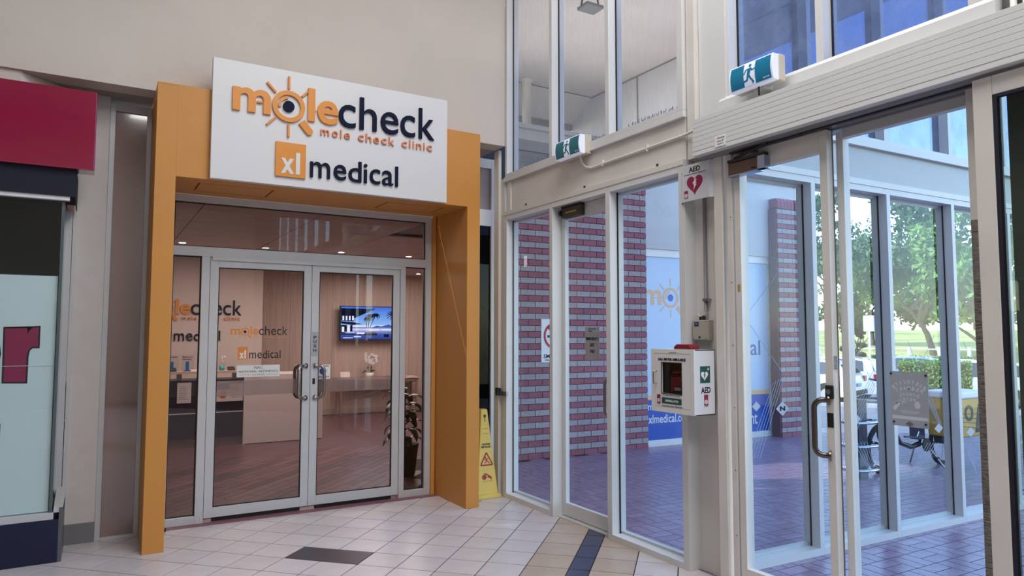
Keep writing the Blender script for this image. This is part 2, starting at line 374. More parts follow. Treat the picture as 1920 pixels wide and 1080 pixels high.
# fascia band between lower and upper windows
tr = struct('trim_1', 'beige fascia band over the emergency exit door', 'trim')
MB().box(3.745, 3.86, 3.75, 6.36, 3.0, 3.32).build('fascia_board', PAINT, tr)
MB().box(3.708, 3.86, 3.75, 6.42, 2.955, 3.0).build('lower_rail', PAINT, tr, bevel=.002)
MB().box(3.714, 3.862, 3.745, 6.42, 3.32, 3.372).build('upper_sill', PAINT2, tr, bevel=.002)
MB().box(3.730, 3.745, 6.30, 6.36, 3.0, 3.32).build('fascia_batten', PAINT, tr)
for y in (6.0, 5.0, 4.05): MB().box(3.738, 3.746, y, y + .02, 3.01, 3.03).build('screw_clip', DARK, tr)
# upper windows B
wu = struct('window_3', 'tall dusty clerestory window above the exit door fascia', 'window', loc=(3.79, 5.0, 3.37))
for y, wd in ((6.354, .036), (5.49, .05), (4.62, .05), (3.745, .06)): mul(wu, y, 3.372, 6.0, wd)
for a, b in ((5.54, 6.354), (4.67, 5.49), (3.805, 4.62)): lite(wu, a, b, 3.372, 6.0, sill=.03, gl=GLU)
MB().box(3.714, 3.95, 3.4, 6.5, 6.0, 6.9).build('upper_infill', PAINT, wu)
# corner post between clinic wall and B wall
cp = struct('trim_2', 'beige corner post beside the yellow floor sign', 'trim')
MB().box(3.735, 3.86, 6.424, 6.55, 0, 3.37).build('post', PAINT, cp)
MB().box(3.70, 3.735, 6.50, 6.60, 0, 3.69).build('post_cover', PAINT, cp, bevel=.004)
# corner column with recess (defibrillator column)
cc = struct('column_corner', 'beige steel corner column carrying the defibrillator cabinet', 'column', loc=(3.9, 3.6, 0))
MB().box(3.826, 3.99, 3.40, 3.745, 0, 6.9).build('column_core', PAINT, cc)
MB().box(3.814, 3.826, 3.49, 3.62, 0, 2.94).build('column_web', PAINT, cc)
MB().box(3.745, 3.84, 3.655, 3.735, 2.99, 6.9).build('column_flange', PAINT, cc, bevel=.003)
MB().box(3.79, 3.826, 3.40, 3.65, 3.0, 6.9).build('column_cladding', PAINT2, cc)
MB().box(3.716, 3.826, 3.385, 3.462, 0, 2.945).build('column_jamb', PAINT, cc, bevel=.004)
MB().tube([(3.745, 3.375, 0), (3.745, 3.375, 2.945)], .02, 10).build('jamb_bead', PAINT2, cc, smooth=True)
MB().box(3.735, 3.83, 3.315, 3.36, 0, 2.945).build('door_jamb', PAINT, cc, bevel=.002)
for z in (.35, .78, 1.2, 1.62, 2.05, 2.5): MB().box(3.732, 3.736, 3.325, 3.331, z, z + .006).build('screw_head', DARK, cc)
# ---- header box over sliding doors (ribbed aluminium)
hd = struct('door_header', 'long beige ribbed operator cover above the sliding doors', 'door operator', loc=(3.66, 1.5, 2.95))
yN, yF = -1.6, 3.545
MB().prism([(3.60, 2.956), (3.60, 2.97), (3.613, 3.20), (3.625, 3.216), (3.765, 3.240), (3.80, 3.240), (3.80, 2.956)], 'y', yN, yF).build('cover', PAINT2, hd)
for i in range(7):
    z = 2.985 + i * .034; x = 3.60 + (z - 2.97) * .0565
    MB().box(x - .0022, x + .004, yN, yF - .004, z + .0022, z + .0325).build('cover_rib', PAINT2, hd, bevel=.001)
MB().box(3.66, 3.80, yN, yF - .01, 2.940, 2.956).build('underside_track', mat('grey_track', '#8F8F92', .35, metal=.5), hd)
MB().box(3.80, 3.90, yN, 3.40, 2.93, 3.30).build('head_track', mat('grey_track', '#8F8F92'), hd)
MB().box(3.70, 3.726, yN, 3.3, 2.932, 2.940).build('seal_strip', DARK, hd)
st = MB().rect(frame(onx(1341, 277, 3.598), (0, -1, 0), (0, 0, 1)), 0, .095, 0, .078, 0, .003).build('service_sticker', WHITEP, hd)
fs = frame(onx(1341, 277, 3.598), (0, -1, 0), (0, 0, 1)); tm = MB()
text(tm, 'dorma', fs, .02, .085, .052, .066, .003, .0036, .01); text(tm, 'service 24/7', fs, .02, .08, .032, .043, .003, .0036, .01); text(tm, '1800 675 411', fs, .024, .076, .012, .022, .003, .0036, .01)
tm.build('sticker_print', NAVY, st)
# upper windows C
wc = struct('window_4', 'water-marked clerestory window above the sliding doors', 'window', loc=(3.88, 2.4, 3.37))
def mulC(y, wd, z0=3.385): MB().box(3.80, 3.95, y, y + wd, z0, 6.0).build('mullion', PAINT2, wc, bevel=.002)
mulC(3.376, .06); mulC(2.631, .05); mulC(1.70, .10)
for a, b in ((2.681, 3.376), (1.80, 2.631)): lite(wc, a, b, 3.33, 6.0, sill=.055, gl=GLUB, x0=3.80, x1=3.95, gx=3.90)
MB().prism([(3.768, 3.238), (3.768, 3.352), (3.80, 3.385), (3.95, 3.385), (3.95, 3.238)], 'y', 1.66, 3.45).build('sloping_sill', PAINT2, wc)
MB().box(3.79, 3.95, -3, 3.4, 6.0, 6.9).build('upper_infill', PAINT, wc)
# pipes on the wall right of window
pw = thing('wall_pipes', 'white conduits tied with wire above the right end of the door cover', 'pipes', loc=(3.82, 1.5, 3.3))
for y in (1.60, 1.545, 1.48): MB().tube([(3.815, y, 3.25), (3.815, y, 4.6)], .016, 8).build('pipe', PAINT, pw, smooth=True)
MB().tube([(3.79, 1.66, 3.56), (3.79, 1.6, 3.55), (3.792, 1.54, 3.57), (3.79, 1.4, 3.58)], .004, 5).build('wire', ALU, pw)
# ---- sliding door leaves
d2 = struct('door_2', 'fixed glazed leaf with lock and bent pull handle beside the column', 'door', loc=(3.77, 2.9, 0))
MB().box(3.74, 3.79, 3.25, 3.30, .012, 2.93).build('stile', PAINT, d2, bevel=.002)
MB().box(3.74, 3.79, 2.585, 2.636, .012, 2.93).build('stile', PAINT, d2, bevel=.002)
MB().box(3.792, 3.81, 2.59, 2.63, .012, 2.93).build('seal_channel', mat('grey_brown_seal', '#6E655C', .7), d2)
MB().box(3.74, 3.79, 2.636, 3.25, .012, .155).build('bottom_rail', PAINT, d2, bevel=.002)
MB().box(3.74, 3.79, 2.636, 3.25, 2.80, 2.93).build('top_rail', PAINT, d2, bevel=.002)
MB().box(3.762, 3.768, 2.634, 3.252, .153, 2.802).build('glass_pane', GL, d2)
dhandle('door_handle', d2, (3.74, 2.612, 1.31), (3.74, 2.612, .985), (-.045, 0, 0), (0, .075, 0), .017, mat('dark_bronze_steel', '#6A6260', .3, metal=1))
lk = MB().box(3.722, 3.74, 2.578, 2.633, 1.318, 1.398).build('key_lock', DARK, d2, bevel=.008)
MB().cyl((3.722, 2.606, 1.36), (3.717, 2.606, 1.36), .016, 16).build('lock_cylinder', CHROME, lk)
MB().box(3.738, 3.7405, 2.59, 2.63, 1.15, 1.235).build('strike_plate', DARK, d2)
MB().box(3.748, 3.782, 2.5835, 2.585, 1.49, 1.57).build('worn_label', mat('worn_grey_label', '#8C8E92', .6, var=.3, scale=60), d2)
MB().box(3.758, 3.775, 2.5832, 2.585, 1.38, 1.47).build('white_label', WHITEP, d2)
MB().box(3.739, 3.742, 3.262, 3.282, 1.985, 2.035).build('yellow_sticker', mat('mustard_vinyl', '#A58F3C', .5), d2)
d3 = struct('door_3', 'sliding glass leaf carrying the taped school poster', 'door', loc=(3.83, 2.2, 0))
MB().box(3.815, 3.875, 2.53, 2.575, .012, 2.915).build('stile', PAINT2, d3, bevel=.002)
MB().box(3.815, 3.875, 1.70, 1.76, .012, 2.915).build('stile', PAINT2, d3, bevel=.002)
MB().box(3.815, 3.865, 1.76, 2.53, 2.875, 2.94).build('top_rail', ALU, d3, bevel=.003)
MB().box(3.815, 3.865, 1.76, 2.53, .012, .10).build('bottom_rail', PAINT2, d3)
MB().box(3.835, 3.841, 1.76, 2.53, .10, 2.876).build('glass_pane', GL, d3)
jb = struct('trim_3', 'scuffed door jamb with dark brush marks', 'trim')
SC = mat('scuffed_jamb_paint', '#3E3A38', .7, var=.35, scale=20, stretch=(1, 1, 9), col2='#8E8880')
MB().box(3.76, 3.81, 1.74, 1.81, 0, 2.94).build('jamb', PAINT, jb)
MB().box(3.757, 3.760, 1.742, 1.808, 0, 2.27).build('brush_strip', SC, jb)
d4 = struct('door_4', 'near right sliding leaf with smoky dark glass', 'door', loc=(3.68, 1.2, 0))
MB().box(3.64, 3.69, 1.635, 1.722, .012, 2.935).box(3.64, 3.69, -.5, 1.635, 2.84, 2.935).box(3.64, 3.69, -.5, 1.635, .012, .15).build('door_frame', PAINT, d4, bevel=.004)
MB().box(3.642, 3.668, 1.616, 1.636, .15, 2.84).box(3.642, 3.668, -.5, 1.616, 2.825, 2.84).build('gasket', mat('navy_black_gasket', '#0B0D20', .6), d4)
MB().box(3.662, 3.668, -.5, 1.617, .15, 2.826).build('glass_pane', glass('grey_green_glass', (.80, .84, .80), 1.35), d4)

# ---- E wall (vestibule outer glazing), local frame: x along wall, y away, z up
RZE = math.radians(-2.0)
def E0(name, label, cat, **k): return thing(name, label, cat, loc=(4.14, 3.521, 0), rz=RZE, kind='structure', **k)
we = E0('window_5', 'row of tall vestibule windows looking onto the forecourt', 'window')
xs = [-.24, .705, 1.675, 2.645, 3.615, 4.585]
for x in xs: MB().box(x, x + .05, 0, .148, 0, 2.95).build('mullion', PAINT2, we, bevel=.002)
for a, b in zip(xs[:-1], xs[1:]):
    MB().box(a + .05, b, -.0, .148, 0, .055).box(a + .05, b, .10, .148, .055, .075).build('sill_rail', PAINT2, we)
    MB().box(a + .05, b, -.0, .148, 2.90, 2.95).box(a + .05, b, .10, .148, 2.88, 2.90).build('head_rail', PAINT2, we)
    MB().box(a + .051, b - .001, .085, .091, .056, 2.899).build('glass_pane', GL, we)
    MB().box(a + .05, a + .058, .076, .085, .056, 2.9).box(b - .008, b, .076, .085, .056, 2.9).build('gasket', BLACK, we)
te = E0('trim_4', 'pale vestibule fascia band above the tall windows', 'trim')
MB().box(-.29, 4.7, .03, .148, 3.0, 3.28).build('fascia_board', mat('cool_grey_fascia', '#A8ABAE', .35, var=.03), te)
MB().box(-.29, 4.7, -.008, .148, 2.95, 3.0).build('lower_rail', PAINT2, te, bevel=.002)
MB().box(-.29, 4.7, -.01, .148, 3.28, 3.345).build('upper_sill', PAINT2, te, bevel=.002)
wf = E0('window_6', 'upper vestibule windows of blue wired glass', 'window')
for x in xs: MB().box(x, x + .05, 0, .148, 3.345, 5.6).build('mullion', PAINT2, wf, bevel=.002)
for a, b in zip(xs[:-1], xs[1:]):
    MB().box(a + .05, b, 0, .148, 3.345, 3.37).box(a + .05, b, 0, .148, 5.5, 5.6).build('sill_rail', PAINT2, wf)
    MB().box(a + .051, b - .001, .085, .091, 3.37, 5.5).build('glass_pane', GLUB, wf)
# ================================================================== CLINIC FRONT
po = thing('entrance_portal', 'deep orange-painted square portal framing the clinic doors', 'portal', loc=(1.8, 6.5, 0))
MB().box(.36, .512, 6.16, 6.895, 0, 3.706).box(.36, .512, 6.16, 6.385, 3.706, 3.72).build('pillar', ORANGE, po, bevel=.002)
MB().box(3.147, 3.29, 6.16, 6.895, 0, 3.706).box(3.147, 3.29, 6.16, 6.385, 3.706, 3.72).build('pillar', ORANGE, po, bevel=.002)
MB().box(.512, 3.147, 6.16, 6.895, 2.985, 3.706).box(.512, 3.147, 6.16, 6.385, 3.706, 3.72).box(.512, 3.147, 6.16, 6.175, 2.966, 2.985).build('beam', ORANGE, po)
# soffit lining with two routed access panels
def soff(x0, x1, holes, y0, y1, z0, z1, nm):
    m = MB(); xs_ = [x0]
    for h in holes: xs_ += [h[0], h[1]]
    xs_.append(x1)
    for i in range(0, len(xs_) - 1, 2): m.box(xs_[i], xs_[i + 1], y0, y1, z0, z1)
    for h in holes: m.box(h[0], h[1], y0, h[2], z0, z1).box(h[0], h[1], h[3], y1, z0, z1)
    return m
hs = [(.70, 1.32, 6.33, 6.72), (2.37, 2.98, 6.33, 6.72)]
soff(.512, 3.147, hs, 6.175, 6.895, 2.966, 2.985, '').build('soffit_lining', ORANGE, po)
for h in hs: MB().box(h[0] + .018, h[1] - .018, h[2] + .018, h[3] - .018, 2.966, 2.984).build('access_panel', ORANGE, po)
MB().box(3.096, 3.138, 6.88, 6.93, 0, 2.966).build('return_strip', ORANGE, po)
MB().box(3.138, 3.147, 6.895, 6.93, 0, 2.966).build('shadow_gap', BLACK, po)

# ---- logo builder, units of the big sign; origin = centre of the ring
def logo(fr, s, d, parent, letters, om, nm, cm, white, nx=0, sub=True, only=None, box=True, d0=0, faint=None):
    F = lambda a, b, t=0: fr(a * s, b * s, t)
    X = lambda x: x - 1.371
    Z = lambda z: z - 3.662
    def b(nm_, mb, m): return mb.build(nm_, m, parent)
    D = d0 + d
    b('letter', text(MB(), 'm', F, X(.913), X(1.221), Z(3.562), Z(3.764), d0, D, .026, 4), om)
    b('magnifier_ring', MB().ring(F, 0, 0, .100, .138, d0, D, n=40), om)
    b('glint_arc', MB().ring(F, 0, 0, .066, .088, d0, D * .9 if not d0 else D, 95, 190, 12), om)
    b('pupil', MB().disc(F, 0, 0, .048, d0, D, 26), nm)
    _a = math.atan2(-.078, .068); hd_ = MB().plate(F, [(.112 + .031 * math.cos(_a + PI / 2), -.118 + .031 * math.sin(_a + PI / 2)), (.112 + .031 * math.cos(_a - PI / 2), -.118 + .031 * math.sin(_a - PI / 2))] + [(.180 + .031 * math.cos(_a + t), -.196 + .031 * math.sin(_a + t)) for t in [-PI / 2 + PI * k / 10 for k in range(11)]], d0, D)
    b('magnifier_handle', hd_, om)
    for (x0, y0, x1, y1) in ((0, .155, 0, .265), (-.11, .107, -.183, .183), (.112, .107, .158, .156), (-.110, -.112, -.180, -.186), (.002, -.157, .003, -.268), (.215, -.004, .235, -.004), (-.262, -.004, -.22, -.002)):
        b('ray', MB().seg(F, x0, y0, x1, y1, .017, d0, D * .97), om)
    b('letter', MB().rect(F, X(1.535), X(1.597), Z(3.562), Z(3.856), d0, D), om)
    b('letter', text(MB(), 'e', F, X(1.618), X(1.805), Z(3.556), Z(3.768), d0, D, .020, 4), om)
    # 'check' letter by letter
    bx = {'c': (1.810, 1.966, 3.557, 3.765), 'h': (2.004, 2.166, 3.560, 3.856), 'e': (2.205, 2.378, 3.556, 3.764), 'c2': (2.400, 2.546, 3.557, 3.762), 'k': (2.586, 2.745, 3.560, 3.856)}
    for k, q in bx.items(): b('letter', text(MB(), k[0], F, X(q[0]), X(q[1]), Z(q[2]), Z(q[3]), d0, D, .001, 4), nm)
    if sub:
        st_ = 'mole check clinic'; wd = {'i': .5, 'l': .5, ' ': .75, 'm': 1.45}; tot = sum(wd.get(c, 1) for c in st_); p = 1.636
        for c in st_:
            w_ = wd.get(c, 1) / tot * (2.735 - 1.636)
            if c != ' ':
                hi = {'l': 3.528, 'h': 3.528, 'k': 3.528, 'i': 3.523}.get(c, 3.506)
                iw = w_ * (.30 if c in 'il' else .72)
                b('letter', text(MB(), c, F, X(p + (w_ - iw) / 2), X(p + (w_ + iw) / 2), Z(3.452), Z(hi), d0, D * .8, .004, 3), cm)
            p += w_
def xlm(F, d, parent, om, nm, white, d0=0, txtw=(0.29, 1.128)):
    """orange square with white xl, then medical; origin lower-left of the square, square .257 x .30"""
    D = d0 + d
    bk = MB().rect(F, 0, .255, 0, .298, d0, D).build('logo_square', om, parent)
    t2 = text(MB(), 'x', F, .045, .155, .028, .160, D, D + .003, .03, 3); t2.rect(F, .17, .205, .028, .218, D, D + .003)
    t2.build('white_letters', white, bk)
    wds = {'m': 1.55, 'e': 1, 'd': 1.05, 'i': .42, 'c': .88, 'a': .95, 'l': .36}; s_ = 'medical'; tot = sum(wds[c] for c in s_); p = txtw[0] + .005; W_ = txtw[1] - txtw[0]
    for c in s_:
        w_ = wds[c] / tot * W_; hi = {'d': .212, 'i': .200, 'l': .212}.get(c, .163); iw = w_ * .84 if c not in 'il' else w_ * .56
        text(MB(), c, F, p, p + iw, .024, hi, d0, D, .003, 4).build('letter', nm, parent); p += w_
sg = thing('clinic_sign', 'large white sign board with raised orange and navy clinic lettering', 'sign', loc=(1.825, 6.13, 2.97))
MB().box(.759, 2.891, 6.10, 6.158, 2.969, 3.984).build('board', WHITE, sg, bevel=.003)
FS = frame((1.371, 6.10, 3.662), (1, 0, 0), (0, 0, 1))
logo(FS, 1, .022, sg, None, ORANGE2, NAVY, CORAL, WHITE)
xlm(frame((1.270, 6.10, 3.045), (1, 0, 0), (0, 0, 1)), .02, sg, ORANGE2, NAVY, WHITE)

# ---- aluminium shopfront
ya, yb, yg = 6.90, 6.985, 6.955
sf = struct('window_7', 'silver aluminium shopfront frame with transom glass around the clinic doors', 'window', loc=(1.8, 6.94, 0))
def bar(root, x0, x1, z0, z1, m=ALU, y0=ya, y1=yb, nm='frame_bar', bv=.002): return MB().box(x0, x1, y0, y1, z0, z1).build(nm, m, root, bevel=bv)
bar(sf, .52, .575, 0, 2.966); bar(sf, 3.03, 3.095, 0, 2.966)
bar(sf, .575, 3.03, 2.90, 2.966); bar(sf, .575, 3.03, 2.405, 2.492)
bar(sf, .812, .882, 0, 2.405); bar(sf, 2.742, 2.80, 0, 2.405)
bar(sf, .575, .812, 0, .07); bar(sf, 2.80, 3.03, 0, .07)
for x0, x1, z0, z1 in ((.575, 3.03, 2.492, 2.90), (.575, .812, .07, 2.405), (2.80, 3.03, .07, 2.405)):
    MB().box(x0 + .001, x1 - .001, yg - .003, yg + .003, z0 + .001, z1 - .001).build('glass_pane', GLBR, sf)
    q = MB(); e = .009
    q.box(x0, x0 + e, yg - .02, yg - .004, z0, z1).box(x1 - e, x1, yg - .02, yg - .004, z0, z1).box(x0, x1, yg - .02, yg - .004, z1 - e, z1).box(x0, x1, yg - .02, yg - .004, z0, z0 + e)
    q.build('gasket', BLACK, sf)
MB().box(.90, 2.74, 6.885, 6.90, 2.372, 2.405).build('head_stop', ALU, sf)
FILM = bpy.data.materials.new('frosted_film'); FILM.use_nodes = True
_t = FILM.node_tree; _t.nodes.clear(); _o = _t.nodes.new('ShaderNodeOutputMaterial'); _m = _t.nodes.new('ShaderNodeMixShader'); _m.inputs[0].default_value = .5
_a = _t.nodes.new('ShaderNodeBsdfTransparent'); _b = _t.nodes.new('ShaderNodeBsdfDiffuse'); _b.inputs[0].default_value = (.62, .56, .55, 1)
_t.links.new(_a.outputs[0], _m.inputs[1]); _t.links.new(_b.outputs[0], _m.inputs[2]); _t.links.new(_m.outputs[0], _o.inputs[0])
DO = {}
for nm, lab, x0, x1, hx in (('door_5', 'left clinic door leaf with logo stickers', .886, 1.813, 1), ('door_6', 'right clinic door leaf with a PUSH plate', 1.817, 2.738, 0)):
    d = struct(nm, lab, 'door', loc=((x0 + x1) / 2, 6.93, 0)); DO[nm] = d
    MB().box(x0, x0 + .074, ya + .005, yb - .03, .04, 2.395).box(x1 - .074, x1, ya + .005, yb - .03, .04, 2.395).box(x0 + .074, x1 - .074, ya + .005, yb - .03, .04, .13).box(x0 + .074, x1 - .074, ya + .005, yb - .03, 2.31, 2.395).build('door_frame', ALU, d, bevel=.002)
    MB().box(x0 + .075, x1 - .075, 6.927, 6.933, .131, 2.309).build('glass_pane', GLBR, d)
    q = MB(); e = .009; a, b = x0 + .074, x1 - .074
    q.box(a, a + e, 6.913, 6.926, .13, 2.31).box(b - e, b, 6.913, 6.926, .13, 2.31).box(a, b, 6.913, 6.926, 2.31 - e, 2.31).box(a, b, 6.913, 6.926, .13, .13 + e)
    q.build('gasket', BLACK, d)
    MB().box(x0 + .084, x1 - .084, 6.9335, 6.9345, 1.122, 1.262).build('frosted_band', FILM, d)
    sx = x1 - .037 if hx else x0 + .037; sd_ = -1 if hx else 1
    dhandle('door_handle', d, (sx, 6.905, 1.385), (sx, 6.905, 1.075), (0, -.05, 0), (sd_ * .085, 0, 0), .0155)
    dhandle('inner_handle', d, (sx, 6.955, 1.385), (sx, 6.955, 1.075), (0, .05, 0), (sd_ * .085, 0, 0), .0155)
    MB().box(x0 + .07, x1 - .07, ya + .018, yb - .04, .006, .04).build('door_seal', BLACK, d)
dR = DO['door_6']; dL = DO['door_5']
pp = MB().box(1.825, 1.886, 6.9015, 6.905, 1.478, 1.715).build('push_plate', mat('grey_vinyl', '#A4A6AA', .5), dR)
fp = frame((1.8555, 6.9015, 1.478), (1, 0, 0), (0, 0, 1)); tm = MB()
for i, c in enumerate('PUSH'): text(tm, c, fp, -.015, .015, .168 - i * .042, .198 - i * .042, 0, .0008, .03)
tm.build('plate_lettering', mat('black_print', '#101012', .5), pp); BP = MATS['black_print']
MB().box(1.838, 1.862, 6.9015, 6.905, 1.205, 1.262).build('lock_plate', DARK, dR)
sc = MB().box(1.895, 2.018, 6.9245, 6.9268, 1.25, 1.393).build('security_sticker', WHITEP, dR)
fq = frame((1.895, 6.9245, 1.25), (1, 0, 0), (0, 0, 1))
MB().disc(fq, .05, .078, .034, 0, .0006, 20).build('sticker_eye', mat('royal_blue_print', '#1F3F8F', .5), sc)
tm = MB(); text(tm, 'SECURITY', fq, .008, .115, .010, .030, 0, .0008, .03); text(tm, 'WARNING', fq, .012, .110, .120, .136, 0, .0008, .03); tm.build('sticker_print', mat('maroon_print', '#7A1C3C', .5), sc)
# door stickers on the left leaf
SO = mat('orange_vinyl', '#D0843A', .5); SN = BP
F2 = frame((1.206, 6.9268, 1.715), (1, 0, 0), (0, 0, 1))
logo(F2, .2815, .0008, dL, None, SO, SN, SO, WHITEP, sub=True)
xlm((lambda f_: (lambda a, b, t=0: f_(a * .35, b * .40, t)))(frame((1.145, 6.9268, 1.455), (1, 0, 0), (0, 0, 1))), .0008, dL, SO, SN, WHITEP)
nac = MB().box(1.140, 1.530, 6.9245, 6.9268, 1.292, 1.402).build('name_plate', mat('pale_plate', '#D6D6D6', .5), dL)
fn = frame((1.14, 6.9245, 1.292), (1, 0, 0), (0, 0, 1)); tm = MB()
text(tm, 'NAC', fn, .155, .235, .074, .100, 0, .0008, 0); text(tm, 'NATIONAL AESTHETICS', fn, .018, .372, .042, .060, 0, .0008, .006); text(tm, 'CLINIC', fn, .140, .250, .014, .028, 0, .0008, .004, space=1.3)
tm.rect(fn, .02, .125, .020, .022, 0, .0008).rect(fn, .265, .37, .020, .022, 0, .0008); tm.build('plate_lettering', BP, nac)
sl = struct('trim_5', 'mauve timber threshold strip under the clinic doors', 'trim')
MB().box(.515, 3.14, 6.80, 7.02, -.005, .004).build('threshold', mat('mauve_timber', '#7E5560', .5, var=.15, scale=12, stretch=(1, 8, 1)), sl)
rb = thing('rubble_clump', 'small dark clump of debris on the tiles by the left orange pillar', 'debris', loc=(.53, 6.75, 0))
for i in range(7): MB().box(.515 + R.random() * .05, .545 + R.random() * .05, 6.72 + R.random() * .05, 6.75 + R.random() * .05, .0, .02 + R.random() * .035).build('fragment', DARK, rb, bevel=.004)

# ---- recessed dark panel right of portal
rp = struct('window_8', 'narrow dark shop window in the recess behind the yellow floor sign', 'window', loc=(3.5, 7.0, 0))
MB().box(3.29, 3.34, 6.96, 7.02, 0, 3.71).box(3.865, 3.92, 6.96, 7.02, 0, 3.71).box(3.34, 3.865, 6.96, 7.02, 0, .12).box(3.34, 3.865, 6.96, 7.02, 2.93, 3.12).box(3.34, 3.865, 6.96, 7.02, 3.6, 3.71).build('window_frame', PAINT, rp, bevel=.003)
MB().box(3.34, 3.865, 6.99, 6.996, .12, 2.93).build('glass_pane', GLD, rp)
MB().box(3.34, 3.865, 6.985, 7.0, 3.12, 3.6).build('infill_panel', SOFF, rp)
MB().box(3.29, 4.12, 7.02, 7.05, 0, 5.6).build('backing', DARK, rp)

# ---- tinted sidelight and pillar left of portal
sp = struct('window_9', 'tall bronze glass panel between the white pillar and the orange portal', 'window', loc=(.2, 6.8, 0))
MB().box(.045, .085, 6.755, 6.83, 0, 3.66).box(.325, .36, 6.755, 6.83, 0, 3.66).box(.085, .325, 6.755, 6.83, 0, .022).box(.085, .325, 6.755, 6.83, 3.60, 3.66).build('window_frame', ALU, sp, bevel=.002)
BRZ = mat('bronze_mirror_glass', '#86706C', .08, spec=1.0, coat=1.0)
MB().box(.085, .325, 6.785, 6.80, .022, 3.60).build('bronze_panel', BRZ, sp)
wp = struct('column_shop', 'white painted shop pillar with a grey skirting block', 'column', loc=(-.1, 6.9, 0))
MB().box(-.185, .045, 6.762, 7.05, 0, 3.712).build('pillar', mat('off_white_paint', '#CDC8C5', .6, var=.03), wp)
MB().box(-.17, .043, 6.750, 6.762, 0, .16).build('skirting_block', mat('grey_skirting', '#77777B', .5), wp)
MB().box(-.19, -.165, 6.745, 6.80, .16, 2.75).build('edge_trim', ALU, wp)

# ================================================================== LEFT SHOP
ls = thing('left_shopfront', 'neighbouring shop window with navy plinth and head', 'shopfront', loc=(-4.5, 6.6, 0))
NV = mat('navy_gloss_laminate', '#0B1436', .3)
MB().box(-8.95, -.19, 6.30, 6.75, 0, .315).build('plinth', NV, ls)
MB().box(-.19, -.165, 6.30, 6.75, 0, .40).build('plinth_end', mat('grey_laminate', '#5A5A60', .4), ls)
MB().box(-8.95, -.225, 6.305, 6.40, .315, .365).build('bottom_rail', ALU, ls, bevel=.002)
MB().prism([(6.305, .365), (6.305, .40), (6.745, .47), (6.745, .365)], 'x', -.225, -.165).build('sill_return', ALU, ls)
MB().box(-8.95, -.17, 6.27, 6.70, 2.745, 2.95).build('head_box', mat('navy_fabric', '#12162A', .8), ls)
MB().box(-.17, -.165, 6.27, 6.70, 2.70, 2.95).build('head_return', mat('navy_fabric', '#12162A', .8), ls)
MB().box(-8.95, -.205, 6.285, 6.34, 2.715, 2.745).build('white_track', WHITEP, ls)
MB().box(-8.95, -.255, 6.330, 6.336, .365, 2.715).build('glass_pane', glass('shop_window_glass', (.90, .93, .93), 1.5), ls)
MB().box(-.255, -.235, 6.32, 6.345, .365, 2.715).build('corner_bead', mat('teal_grey_bead', '#4B5C5E', .4), ls)
MB().box(-.240, -.236, 6.345, 6.72, .40, 2.70).build('side_glass', glass('shop_side_glass', (.45, .5, .5), 1.5), ls)
MB().box(-.24, -.195, 6.70, 6.745, .40, 2.70).build('rear_post', ALU, ls)
MB().box(-8.95, -.26, 7.3, 7.4, 0, 3).build('rear_wall', mat('dark_teal_interior', '#3E4644', .8), ls)
po2 = MB().box(-8.95, -.262, 6.352, 6.358, .37, 2.135).build('window_film', mat('pale_blue_film', '#DDEBF1', .55, var=.03, scale=1), ls)
MB().box(-8.95, -.262, 6.3475, 6.352, 1.455, 1.459).build('film_seam', WHITEP, ls)
MR = mat('maroon_letter_vinyl', '#98154F', .5)
fl_ = frame((0, 6.352, 0), (1, 0, 0), (0, 0, 1))
def pz(x, y): v = ony(x, y, 6.35); return v.x, v.z
def outl(poly, g_):
    c = (sum(p[0] for p in poly) / len(poly), sum(p[1] for p in poly) / len(poly)); out = []
    n = len(poly)
    for i in range(n):
        p = Vector(poly[i]); a = (p - Vector(poly[i - 1])).normalized(); b = (Vector(poly[(i + 1) % n]) - p).normalized()
        na = Vector((a.y, -a.x)); nb = Vector((b.y, -b.x)); k = na + nb
        if k.length < 1e-3: k = na
        k = k / max(.5, k.dot(na)); out.append((p.x + k.x * g_, p.y + k.y * g_))
    return out
rp_ = [(6.5, 716), (47.5, 716), (50, 668), (53, 656), (60, 650), (71, 650), (72.5, 614), (62, 615), (55, 620), (52, 626), (51, 615), (10, 616)]
rr = [pz(*p) for p in rp_]
ar = sum(rr[i][0] * rr[(i + 1) % len(rr)][1] - rr[(i + 1) % len(rr)][0] * rr[i][1] for i in range(len(rr)))
if ar < 0: rr = rr[::-1]
lo = MB().plate(fl_, outl(rr, .012), 0, .0015).build('letter_outline', BP, ls); MB().plate(fl_, rr, .0015, .003).build('letter', MR, lo)
x0, z0 = pz(1, 716); x1, z1 = pz(0, 614)
lo = text(MB(), 'o', fl_, x0 - .30, x0 - .005, z0 - .012, z1 + .015, 0, .0015, .06, 4).build('letter_outline', BP, ls); text(MB(), 'o', fl_, x0 - .29, x0 - .016, z0, z1 + .003, .0015, .003, .05, 4).build('letter', MR, lo)
x1, z1 = pz(0, 795); x2, z2 = pz(0, 850)
MB().rect(fl_, x1 - .3, x1 + .003, z2, z1, 0, .0015).build('letter', BP, ls)
cf = thing('crimson_fascia', 'glossy crimson sign box above the neighbouring shop window', 'sign', loc=(-1.5, 6.3, 2.95))
MB().box(-8.95, -.05, 6.22, 6.42, 2.952, 3.57).build('sign_box', mat('crimson_gloss_vinyl', '#8E0A3A', .13, coat=1, var=.04, scale=2, bump=.10, bscale=3), cf, bevel=.008)

